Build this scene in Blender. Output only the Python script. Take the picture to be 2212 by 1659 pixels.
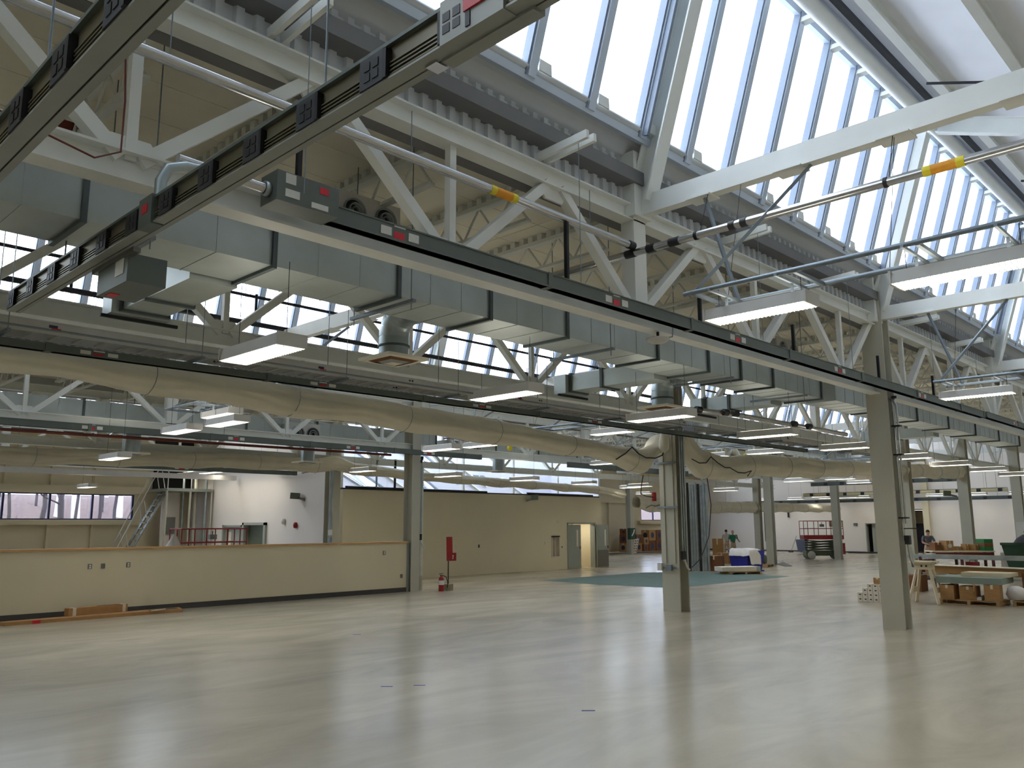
import bpy, bmesh, math, random
from mathutils import Vector, Matrix, noise
from mathutils.geometry import tessellate_polygon
random.seed(7)
scene = bpy.context.scene
COL = scene.collection
for o in list(bpy.data.objects):
    bpy.data.objects.remove(o)

# ------------------------------------------------------------------ camera
def make_camera():
    yaw, pitch, roll = math.radians(44.254), math.radians(9.648), math.radians(-0.208)
    f = Vector((math.cos(yaw) * math.cos(pitch), math.sin(yaw) * math.cos(pitch), math.sin(pitch)))
    r = Vector((math.sin(yaw), -math.cos(yaw), 0))
    u = r.cross(f)
    r, u = r * math.cos(roll) + u * math.sin(roll), u * math.cos(roll) - r * math.sin(roll)
    cam = bpy.data.cameras.new('camera')
    cam.sensor_fit = 'HORIZONTAL'
    cam.sensor_width = 36.0
    cam.lens = 1791.1 * 36.0 / 2212.0
    cam.clip_start, cam.clip_end = 0.05, 400
    o = bpy.data.objects.new('camera', cam)
    m = Matrix((r, u, -f)).transposed().to_4x4()
    m.translation = Vector((0, 0, 2.1))
    o.matrix_world = m
    COL.objects.link(o)
    scene.camera = o
make_camera()

# ------------------------------------------------------------------ sky, exposure
SKY = 6.2
LAMP = 16.5
def make_world():
    w = bpy.data.worlds.new('overcast_sky')
    scene.world = w
    w.use_nodes = True
    n = w.node_tree.nodes
    l = w.node_tree.links
    bg = n['Background']
    tc = n.new('ShaderNodeTexCoord')
    no = n.new('ShaderNodeTexNoise')
    no.inputs['Scale'].default_value = 2.2
    no.inputs['Detail'].default_value = 4
    cr = n.new('ShaderNodeValToRGB')
    cr.color_ramp.elements[0].color = (0.72, 0.84, 1.0, 1)
    cr.color_ramp.elements[1].color = (0.79, 0.89, 1.0, 1)
    l.new(tc.outputs['Generated'], no.inputs['Vector'])
    l.new(no.outputs['Fac'], cr.inputs['Fac'])
    l.new(cr.outputs['Color'], bg.inputs['Color'])
    bg.inputs['Strength'].default_value = SKY
make_world()
scene.view_settings.view_transform = 'Standard'
scene.view_settings.look = 'None'
scene.view_settings.gamma = 1.0
scene.view_settings.exposure = 0.34
scene.view_settings.use_curve_mapping = False
cy = scene.cycles
cy.use_denoising = True
cy.max_bounces = 8
cy.diffuse_bounces = 6
cy.glossy_bounces = 3
cy.transparent_max_bounces = 12
cy.caustics_reflective = False
cy.caustics_refractive = False
cy.sample_clamp_indirect = 6.0

# ------------------------------------------------------------------ helpers
def lin(c):
    return tuple((v / 255 / 12.92) if v / 255 <= 0.04045 else ((v / 255 + 0.055) / 1.055) ** 2.4 for v in c)

MATS = {}
def mat(name, rgb, rough=0.6, metal=0.0, var=0.08, scale=6.0, bump=0.0, stretch=None, emit=0.0, bscale=None):
    """procedural paint / metal / wood / cloth: noise-mottled colour, roughness and fine relief"""
    if name in MATS:
        return MATS[name]
    m = bpy.data.materials.new(name)
    m.use_nodes = True
    nt = m.node_tree
    n, l = nt.nodes, nt.links
    b = n['Principled BSDF']
    c = lin(rgb)
    tc = n.new('ShaderNodeTexCoord')
    mp = n.new('ShaderNodeMapping')
    if stretch:
        mp.inputs['Scale'].default_value = stretch
    l.new(tc.outputs['Object'], mp.inputs['Vector'])
    no = n.new('ShaderNodeTexNoise')
    no.inputs['Scale'].default_value = scale
    no.inputs['Detail'].default_value = 5
    l.new(mp.outputs['Vector'], no.inputs['Vector'])
    cr = n.new('ShaderNodeValToRGB')
    cr.color_ramp.elements[0].position = 0.3
    cr.color_ramp.elements[1].position = 0.7
    cr.color_ramp.elements[0].color = tuple(max(0, v * (1 - var)) for v in c) + (1,)
    cr.color_ramp.elements[1].color = tuple(min(1, v * (1 + var)) for v in c) + (1,)
    l.new(no.outputs['Fac'], cr.inputs['Fac'])
    l.new(cr.outputs['Color'], b.inputs['Base Color'])
    b.inputs['Roughness'].default_value = rough
    b.inputs['Metallic'].default_value = metal
    if emit:
        l.new(cr.outputs['Color'], b.inputs['Emission Color'])
        b.inputs['Emission Strength'].default_value = emit
    if bump:
        n2 = n.new('ShaderNodeTexNoise')
        n2.inputs['Scale'].default_value = bscale or scale * 4
        n2.inputs['Detail'].default_value = 3
        l.new(mp.outputs['Vector'], n2.inputs['Vector'])
        bp = n.new('ShaderNodeBump')
        bp.inputs['Strength'].default_value = bump
        bp.inputs['Distance'].default_value = 0.02
        l.new(n2.outputs['Fac'], bp.inputs['Height'])
        l.new(bp.outputs['Normal'], b.inputs['Normal'])
    MATS[name] = m
    return m

def glass_mat(name, tint=(1, 1, 1), fac=0.06):
    m = bpy.data.materials.new(name)
    m.use_nodes = True
    n, l = m.node_tree.nodes, m.node_tree.links
    n.remove(n['Principled BSDF'])
    out = n['Material Output']
    tr = n.new('ShaderNodeBsdfTransparent')
    tr.inputs['Color'].default_value = tuple(tint) + (1,)
    gl = n.new('ShaderNodeBsdfGlossy')
    gl.inputs['Roughness'].default_value = 0.02
    mx = n.new('ShaderNodeMixShader')
    mx.inputs['Fac'].default_value = fac
    l.new(tr.outputs[0], mx.inputs[1])
    l.new(gl.outputs[0], mx.inputs[2])
    l.new(mx.outputs[0], out.inputs['Surface'])
    MATS[name] = m
    return m

def emit_mat(name, rgb, strength):
    m = bpy.data.materials.new(name)
    m.use_nodes = True
    n, l = m.node_tree.nodes, m.node_tree.links
    n.remove(n['Principled BSDF'])
    e = n.new('ShaderNodeEmission')
    e.inputs['Color'].default_value = tuple(rgb) + (1,)
    e.inputs['Strength'].default_value = strength
    l.new(e.outputs[0], n['Material Output'].inputs['Surface'])
    MATS[name] = m
    return m

def floor_mat():
    m = bpy.data.materials.new('epoxy_floor')
    m.use_nodes = True
    n, l = m.node_tree.nodes, m.node_tree.links
    b = n['Principled BSDF']
    b.inputs['Specular IOR Level'].default_value = 0.32
    tc = n.new('ShaderNodeTexCoord')
    mp = n.new('ShaderNodeMapping')
    mp.inputs['Scale'].default_value = (0.35, 1.0, 1.0)
    mp.inputs['Rotation'].default_value = (0, 0, 0.5)
    l.new(tc.outputs['Object'], mp.inputs['Vector'])
    a = n.new('ShaderNodeTexNoise')
    a.inputs['Scale'].default_value = 0.9
    a.inputs['Detail'].default_value = 7
    a.inputs['Roughness'].default_value = 0.62
    a.inputs['Distortion'].default_value = 0.8
    l.new(mp.outputs['Vector'], a.inputs['Vector'])
    cr = n.new('ShaderNodeValToRGB')
    cr.color_ramp.elements[0].position = 0.32
    cr.color_ramp.elements[1].position = 0.68
    cr.color_ramp.elements[0].color = lin((158, 149, 131)) + (1,)
    cr.color_ramp.elements[1].color = lin((180, 170, 150)) + (1,)
    l.new(a.outputs['Fac'], cr.inputs['Fac'])
    l.new(cr.outputs['Color'], b.inputs['Base Color'])
    mr = n.new('ShaderNodeMapRange')
    mr.inputs['To Min'].default_value = 0.17
    mr.inputs['To Max'].default_value = 0.27
    l.new(a.outputs['Fac'], mr.inputs['Value'])
    l.new(mr.outputs['Result'], b.inputs['Roughness'])
    f = n.new('ShaderNodeTexNoise')
    f.inputs['Scale'].default_value = 14
    f.inputs['Detail'].default_value = 4
    l.new(mp.outputs['Vector'], f.inputs['Vector'])
    bp = n.new('ShaderNodeBump')
    bp.inputs['Strength'].default_value = 0.10
    bp.inputs['Distance'].default_value = 0.01
    l.new(f.outputs['Fac'], bp.inputs['Height'])
    l.new(bp.outputs['Normal'], b.inputs['Normal'])
    MATS['epoxy_floor'] = m
    return m
floor_mat()
mat('white_steel', (228, 230, 226), 0.5, 0, 0.03, 3)
mat('column_paint', (182, 180, 166), 0.5, 0, 0.03, 2)
mat('ceiling_paint', (236, 231, 214), 0.75, 0, 0.04, 1.5)
mat('white_ceiling', (234, 235, 240), 0.7, 0, 0.03, 1.2, bump=0.05)
mat('cream_wall', (214, 204, 176), 0.7, 0, 0.025, 0.8)
mat('pale_wall', (218, 212, 206), 0.7, 0, 0.02, 0.8)
mat('white_corrugated', (204, 208, 212), 0.5, 0, 0.03, 3)
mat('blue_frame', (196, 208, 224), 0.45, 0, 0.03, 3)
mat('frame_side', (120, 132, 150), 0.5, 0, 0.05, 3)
mat('galvanised', (168, 178, 180), 0.38, 0.75, 0.16, 3.5, bump=0.02)
mat('duct_metal', (182, 190, 188), 0.4, 0.6, 0.10, 1.6, bump=0.03)
mat('duct_flange', (92, 102, 104), 0.5, 0.6, 0.1, 5)
mat('strut_grey', (128, 138, 146), 0.45, 0.5, 0.08, 8)
mat('busway_grey', (98, 106, 102), 0.5, 0.15, 0.05, 4)
mat('busway_rib', (112, 106, 86), 0.4, 0.4, 0.08, 4)
mat('busway_light', (152, 154, 148), 0.5, 0.15, 0.05, 4)
mat('aluminium', (190, 190, 188), 0.45, 0.25, 0.06, 4)
mat('chrome_pipe', (196, 196, 196), 0.22, 0.85, 0.06, 6)
mat('black_iron', (24, 24, 30), 0.5, 0.2, 0.1, 8)
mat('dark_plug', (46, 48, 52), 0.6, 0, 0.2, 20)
mat('red_iron', (112, 48, 40), 0.5, 0, 0.1, 8)
mat('red_paint', (150, 26, 32), 0.4, 0, 0.05, 8)
mat('red_sticker', (206, 40, 52), 0.5, 0, 0.04, 20)
mat('white_sticker', (214, 214, 210), 0.5, 0, 0.04, 20)
mat('orange_label', (226, 152, 30), 0.5, 0, 0.05, 20)
mat('yellow_label', (226, 206, 40), 0.5, 0, 0.05, 20)
mat('black_plastic', (26, 26, 28), 0.5, 0, 0.1, 10)
mat('light_white', (206, 204, 200), 0.45, 0, 0.03, 5)
mat('canvas', (222, 216, 198), 0.85, 0, 0.06, 2.2, bump=0.25, bscale=5)
mat('wood_cap', (196, 152, 96), 0.5, 0, 0.16, 4, stretch=(0.4, 8, 8))
mat('rubber_base', (64, 62, 62), 0.6, 0, 0.06, 4)
mat('cardboard', (168, 128, 84), 0.85, 0, 0.10, 5, stretch=(1, 1, 3))
mat('dark_cardboard', (120, 78, 48), 0.85, 0, 0.12, 5)
mat('tape_white', (216, 208, 192), 0.6, 0, 0.04, 6)
mat('door_grey', (150, 156, 148), 0.5, 0, 0.03, 3)
mat('kick_steel', (122, 120, 112), 0.35, 0.6, 0.06, 5, stretch=(1, 1, 14))
mat('steel_dull', (120, 120, 116), 0.4, 0.6, 0.08, 6)
mat('navy_frame', (38, 44, 84), 0.5, 0, 0.05, 6)
mat('tarp_green', (74, 96, 88), 0.8, 0, 0.14, 3, bump=0.4, bscale=4)
mat('olive_metal', (88, 96, 76), 0.5, 0.1, 0.1, 5)
mat('wheel_white', (196, 192, 180), 0.6, 0, 0.06, 6)
mat('pallet_wood', (170, 138, 96), 0.8, 0, 0.18, 5, stretch=(1, 6, 6))
mat('tan_plastic', (214, 202, 172), 0.55, 0, 0.04, 5)
mat('slab_green', (134, 148, 138), 0.7, 0, 0.05, 4)
mat('dumpster_green', (34, 66, 50), 0.5, 0, 0.12, 4)
mat('dark_cloth', (44, 44, 52), 0.9, 0, 0.15, 6, bump=0.4, bscale=8)
mat('white_cloth', (216, 212, 208), 0.9, 0, 0.05, 5, bump=0.4, bscale=8)
mat('blue_plastic', (34, 40, 150), 0.45, 0, 0.06, 6)
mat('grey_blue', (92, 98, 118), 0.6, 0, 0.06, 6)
mat('green_box', (36, 120, 66), 0.6, 0, 0.05, 6)
mat('table_red', (92, 34, 36), 0.5, 0, 0.1, 6)
mat('concrete_block', (142, 132, 112), 0.9, 0, 0.1, 12, bump=0.3)
mat('skin', (186, 142, 116), 0.6, 0, 0.05, 20)
mat('hair_dark', (44, 34, 28), 0.9, 0, 0.15, 30)
mat('shirt_grey', (168, 158, 148), 0.9, 0, 0.06, 15)
mat('shirt_green', (42, 120, 92), 0.9, 0, 0.06, 15)
mat('shirt_slate', (92, 94, 104), 0.9, 0, 0.06, 15)
mat('trousers_tan', (176, 156, 128), 0.9, 0, 0.06, 15)
mat('boots', (60, 48, 40), 0.8, 0, 0.1, 20)
mat('court_wall', (196, 198, 212), 0.7, 0, 0.03, 1)
mat('bark', (112, 98, 92), 0.95, 0, 0.2, 3, stretch=(6, 6, 0.7), bump=0.5)
mat('leaf_litter', (86, 66, 58), 0.95, 0, 0.4, 6, bump=0.4)
mat('glare_paled_bark', (206, 204, 210), 0.95, 0, 0.15, 5)  # pale tone puts the washed-out look of sky glare into the bark
mat('trunk_dark', (66, 58, 60), 0.95, 0, 0.25, 3, stretch=(6, 6, 0.6), bump=0.5)
mat('roofing', (120, 120, 122), 0.8, 0, 0.06, 2)
mat('mdf_brown', (150, 112, 62), 0.7, 0, 0.1, 4)
mat('diffuser_grey', (158, 162, 160), 0.4, 0.4, 0.05, 6)
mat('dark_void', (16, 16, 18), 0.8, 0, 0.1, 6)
glass_mat('clear_glass', (1, 1, 1), 0.05)
glass_mat('window_glass', (0.93, 0.94, 1.0), 0.10)
emit_mat('tube_glow', (1.0, 0.93, 0.79), LAMP)
emit_mat('added_uplight_glow', (1.0, 0.93, 0.79), LAMP * .3)  # added upward glow that lifts the ceilings
emit_mat('exit_glow', (1.0, 0.06, 0.05), 1.6)

ORG = {}
def _org(o):
    return ORG.get(o.name, Vector((0, 0, 0)))

class MB:
    def __init__(self):
        self.v, self.f, self.sm = [], [], []
    def add(self, vs, fs, smooth=False):
        k = len(self.v)
        self.v += [tuple(p) for p in vs]
        self.f += [[k + i for i in q] for q in fs]
        self.sm += [smooth] * len(fs)
        return self
    def box(self, x0, x1, y0, y1, z0, z1):
        vs = [(x, y, z) for z in (z0, z1) for y in (y0, y1) for x in (x0, x1)]
        return self.add(vs, [(0, 2, 3, 1), (4, 5, 7, 6), (0, 1, 5, 4), (2, 6, 7, 3), (0, 4, 6, 2), (1, 3, 7, 5)])
    def beam(self, p, q, w, h, up=(0, 0, 1)):
        p, q, up = Vector(p), Vector(q), Vector(up)
        d = (q - p).normalized()
        s = d.cross(up)
        if s.length < 1e-4:
            s = d.cross(Vector((1, 0, 0)))
        s.normalize()
        t = s.cross(d)
        vs = [a + s * i * w / 2 + t * j * h / 2 for a in (p, q) for i, j in ((-1, -1), (1, -1), (1, 1), (-1, 1))]
        return self.add(vs, [(0, 1, 2, 3), (7, 6, 5, 4), (0, 4, 5, 1), (1, 5, 6, 2), (2, 6, 7, 3), (3, 7, 4, 0)])
    def ibeam(self, p, q, w, h, t=0.02, up=(0, 0, 1)):
        p, q, up = Vector(p), Vector(q), Vector(up)
        d = (q - p).normalized()
        s = d.cross(up)
        if s.length < 1e-4:
            s = d.cross(Vector((1, 0, 0)))
        s.normalize()
        n = s.cross(d)
        for k in (-1, 1):
            o = n * k * (h - t) / 2
            self.beam(p + o, q + o, w, t, n)
        return self.beam(p, q, t * 0.8, h - 2 * t, n)
    def tube(self, pts, r, n=8, caps=True):
        pts = [Vector(p) for p in pts]
        rs = r if isinstance(r, (list, tuple)) else [r] * len(pts)
        vs, fs = [], []
        prev = None
        for i, p in enumerate(pts):
            d = (pts[min(i + 1, len(pts) - 1)] - pts[max(i - 1, 0)]).normalized()
            a = prev if prev is not None else (Vector((0, 0, 1)) if abs(d.z) < 0.9 else Vector((1, 0, 0)))
            s = (a - d * a.dot(d)).normalized()
            prev = s
            t = d.cross(s)
            for k in range(n):
                g = 2 * math.pi * k / n
                vs.append(p + (s * math.cos(g) + t * math.sin(g)) * rs[i])
        for i in range(len(pts) - 1):
            for k in range(n):
                fs.append((i * n + k, i * n + (k + 1) % n, (i + 1) * n + (k + 1) % n, (i + 1) * n + k))
        self.add(vs, fs, True)
        if caps:
            m = (len(pts) - 1) * n
            self.add(vs[:n], [tuple(range(n - 1, -1, -1))])
            self.add(vs[m:], [tuple(range(n))])
        return self
    def lathe(self, prof, c, n=16, axis='z'):
        c = Vector(c)
        vs, fs = [], []
        for r, z in prof:
            for k in range(n):
                g = 2 * math.pi * k / n
                a, b = r * math.cos(g), r * math.sin(g)
                vs.append(c + (Vector((a, b, z)) if axis == 'z' else Vector((a, z, b)) if axis == 'y' else Vector((z, a, b))))
        for i in range(len(prof) - 1):
            for k in range(n):
                fs.append((i * n + k, i * n + (k + 1) % n, (i + 1) * n + (k + 1) % n, (i + 1) * n + k))
        return self.add(vs, fs, True)
    def prism(self, poly, vec):
        vec = Vector(vec)
        a = [Vector(p) for p in poly]
        n = len(a)
        fs = [tuple(range(n - 1, -1, -1)), tuple(range(n, 2 * n))]
        fs += [(i, (i + 1) % n, n + (i + 1) % n, n + i) for i in range(n)]
        return self.add(a + [p + vec for p in a], fs)
    def grid(self, rows, smooth=True):
        n = len(rows[0])
        fs = [(i * n + k, i * n + k + 1, (i + 1) * n + k + 1, (i + 1) * n + k) for i in range(len(rows) - 1) for k in range(n - 1)]
        return self.add([p for r in rows for p in r], fs, smooth)
    def build(self, name, m, parent=None, base=None):
        if parent is not None:
            org = _org(parent)
        elif base is not None:
            org = Vector(base)
        else:
            xs, ys, zs = zip(*self.v)
            org = Vector(((min(xs) + max(xs)) / 2, (min(ys) + max(ys)) / 2, min(zs)))
        me = bpy.data.meshes.new(name)
        me.from_pydata([(x - org.x, y - org.y, z - org.z) for x, y, z in self.v], [], self.f)
        me.polygons.foreach_set('use_smooth', self.sm)
        me.update()
        me.materials.append(MATS[m] if isinstance(m, str) else m)
        bm = bmesh.new()
        bm.from_mesh(me)
        bmesh.ops.recalc_face_normals(bm, faces=bm.faces)
        bm.to_mesh(me)
        bm.free()
        o = bpy.data.objects.new(name, me)
        COL.objects.link(o)
        if parent is not None:
            o.parent = parent
            ORG[o.name] = org
        else:
            o.location = org
            ORG[o.name] = org
        return o

def tag(o, label, cat, group=None):
    o['label'] = label
    o['category'] = cat
    if group:
        o['group'] = group
    return o
def struct(o):
    o['kind'] = 'structure'
    return o
def thing(name, label, cat, loc, group=None):
    o = bpy.data.objects.new(name, None)
    o.empty_display_size = 0.2
    COL.objects.link(o)
    o.location = loc
    ORG[o.name] = Vector(loc)
    return tag(o, label, cat, group)
def struct_root(name, loc=(0, 0, 0)):
    o = bpy.data.objects.new(name, None)
    COL.objects.link(o)
    o.location = loc
    ORG[o.name] = Vector(loc)
    return struct(o)
def piece(src, name, parent, off):
    """a further copy of a part, sharing its mesh, shifted by off"""
    c = src.copy()
    COL.objects.link(c)
    c.parent = parent
    c.location = src.location + Vector(off)
    return c
def dup(root, loc, rotz=0.0, label=None, group=None):
    r = root.copy()
    COL.objects.link(r)
    r.location = loc
    r.rotation_euler = (0, 0, rotz)
    if label:
        r['label'] = label
    if group:
        r['group'] = group
    for ch in list(root.children):
        c = ch.copy()
        COL.objects.link(c)
        c.parent = r
        for g in list(ch.children):
            d = g.copy()
            COL.objects.link(d)
            d.parent = c
    return r
def text(body, size, loc, rot, m, parent, name='lettering'):
    cu = bpy.data.curves.new(name, 'FONT')
    cu.body = body
    cu.size = size
    cu.align_x = 'CENTER'
    cu.align_y = 'CENTER'
    cu.extrude = 0.001
    cu.materials.append(MATS[m])
    o = bpy.data.objects.new(name, cu)
    dg = bpy.context.evaluated_depsgraph_get()
    COL.objects.link(o)
    bpy.context.view_layer.update()
    me = bpy.data.meshes.new_from_object(o.evaluated_get(bpy.context.evaluated_depsgraph_get()))
    bpy.data.objects.remove(o)
    o = bpy.data.objects.new(name, me)
    if not me.materials:
        me.materials.append(MATS[m])
    COL.objects.link(o)
    o.parent = parent
    o.location = Vector(loc) - _org(parent)
    o.rotation_euler = rot
    ORG[o.name] = _org(parent)
    return o
# ================================================================== the setting
X0, X1, Y0, Y1 = -8.0, 62.0, -8.4, 38.6
struct(MB().box(X0 - .3, X1 + 6.5, Y0 - .3, Y1 + .3, -0.25, 0).build('floor', 'epoxy_floor'))

def wall_y(name, y, t, x0, x1, z0, z1, holes, m):
    """a wall in the plane y..y+t with rectangular openings (xa, xb, za, zb)"""
    mb = MB()
    x = x0
    for xa, xb, za, zb in sorted(holes):
        mb.box(x, xa, y, y + t, z0, z1)
        if za > z0:
            mb.box(xa, xb, y, y + t, z0, za)
        if zb < z1:
            mb.box(xa, xb, y, y + t, zb, z1)
        x = xb
    mb.box(x, x1, y, y + t, z0, z1)
    return struct(mb.build(name, m))
def wall_x(name, x, t, y0, y1, z0, z1, holes, m):
    mb = MB()
    y = y0
    for ya, yb, za, zb in sorted(holes):
        mb.box(x, x + t, y, ya, z0, z1)
        if za > z0:
            mb.box(x, x + t, ya, yb, z0, za)
        if zb < z1:
            mb.box(x, x + t, ya, yb, zb, z1)
        y = yb
    mb.box(x, x + t, y, y1, z0, z1)
    return struct(mb.build(name, m))

WIN_A = (3.05, 15.14, 2.39, 3.5)
WIN_B = (54.0, 59.4, 2.42, 3.53)
wall_y('wall_window', Y1, .3, X0, 17.75, 0, 7.2, [WIN_A], 'cream_wall')
wall_y('wall_window_far', Y1, .3, 34.0, X1, 0, 7.2, [WIN_B], 'cream_wall')
wall_x('wall_behind', X0 - .3, .3, Y0, Y1, 0, 11, [], 'cream_wall')
wall_y('wall_near', Y0 - .3, .3, X0, X1, 0, 9, [], 'cream_wall')
# back wall with the opening beside the pilaster and the narrow door
wall_x('wall_back', X1, .3, Y0, Y1, 0, 11, [(20.3, 22.4, 0, 3.1), (23.5, 24.35, 0, 2.1)], 'pale_wall')
wall_x('wall_left_room', 17.75, .25, 26.95, Y1, 0, 7.2, [(31.45, 33.3, 0, 2.2), (33.45, 35.1, 0, 2.1)], 'pale_wall')
# far partition with the double door
FAR = wall_y('wall_far', 26.6, .22, 18.15, 33.78, 0, 3.46, [(31.15, 33.2, 0, 2.16), (29.95, 30.5, .62, 1.55)], 'cream_wall')
# low partition
HALF = wall_y('wall_low_partition', 21.55, .2, X0, 17.2, 0, 1.54, [], 'cream_wall')
struct(MB().box(X0, 17.24, 21.5, 21.8, 1.54, 1.585).build('trim_cap', 'wood_cap'))
struct(MB().box(X0, 17.2, 21.53, 21.55, 0, .14).build('baseboard_low_partition', 'rubber_base'))
struct(MB().box(17.2, 17.32, 21.55, 21.75, 0, 1.54).build('trim_partition_end', 'door_grey'))
struct(MB().box(X1 - .02, X1, 24.5, Y1, 0, .1).build('baseboard_back', 'rubber_base'))

# window wall: spandrel beams, ledge and ribs
mb = MB()
mb.box(X0, 15.6, 38.35, 38.6, 3.55, 3.84).box(X0, 15.4, 38.3, 38.6, 2.17, 2.36)
tw = struct(mb.build('trim_window_spandrel', 'cream_wall'))
for i, x in enumerate((6.3, 8.1, 9.9, 11.65, 13.4)):
    struct(MB().box(x - .06, x + .06, 38.44, 38.6, 0, 2.17).box(x - .06, x + .06, 38.44, 38.6, 3.84, 5.6).build('trim_rib_%d' % (i + 1), 'cream_wall'))
mb = MB()
mb.box(34.0, X1, 38.35, 38.6, 3.7, 4.1).box(53.5, X1, 38.3, 38.6, 2.15, 2.38)
struct(mb.build('trim_far_spandrel', 'cream_wall'))
for i, x in enumerate((47.2, 49.8, 52.4, 57.2, 59.9)):
    struct(MB().box(x - .09, x + .09, 38.4, 38.6, 0, 3.7 if x < 53 else 2.15).build('trim_far_rib_%d' % (i + 1), 'cream_wall'))

def ribbon_window(name, win, xs):
    xa, xb, za, zb = win
    r = struct_root(name, (xa, Y1, za))
    fr = MB()
    for z in (za, zb):
        fr.box(xa, xb, Y1 + .02, Y1 + .12, z - .05, z + .05)
    fr.build('window_frame', 'navy_frame', r)
    for x in xs:
        MB().box(x - .04, x + .04, Y1 + .02, Y1 + .12, za + .05, zb - .05).build('mullion', 'navy_frame', r)
    for a, b in zip(xs[:-1], xs[1:]):
        MB().box(a + .04, b - .04, Y1 + .06, Y1 + .07, za + .05, zb - .05).build('pane', 'window_glass', r)
ribbon_window('window_1', WIN_A, [3.09, 4.75, 6.45, 8.2, 9.92, 11.67, 13.38, 15.1])
ribbon_window('window_2', WIN_B, [54.04, 55.7, 57.5, 59.36])

# ------------------------------------------------------------------ roof bays
def low_bay(idx, ya, yb, z, x0, x1):
    r = struct_root('ceiling_%d' % idx, (x0, ya, z))
    MB().box(x0, x1, ya - .3, yb + .3, z + .06, z + .25).build('roof_deck', 'roofing', r)
    n = max(1, round((yb - ya) / .87))
    w = (yb - ya) / n
    xs = [x0]
    while xs[-1] < x1 - 1:
        xs.append(min(x1, xs[-1] + 8.6))
    for i in range(n):
        for a, b in zip(xs[:-1], xs[1:]):
            MB().box(a, b - .012, ya + i * w, ya + (i + 1) * w - .012, z, z + .06).build('deck_panel', 'ceiling_paint', r)
low_bay(1, Y0, -3.2, 6.75, X0, X1)
low_bay(2, 6.68, 11.8, 6.75, X0 + .0, X1)
low_bay(3, 21.68, 26.8, 6.42, X0, X1)
low_bay(4, 36.68, Y1 + .3, 6.42, X0, 17.75)
low_bay(5, 36.68, Y1 + .3, 6.42, 34.0, X1)

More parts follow.
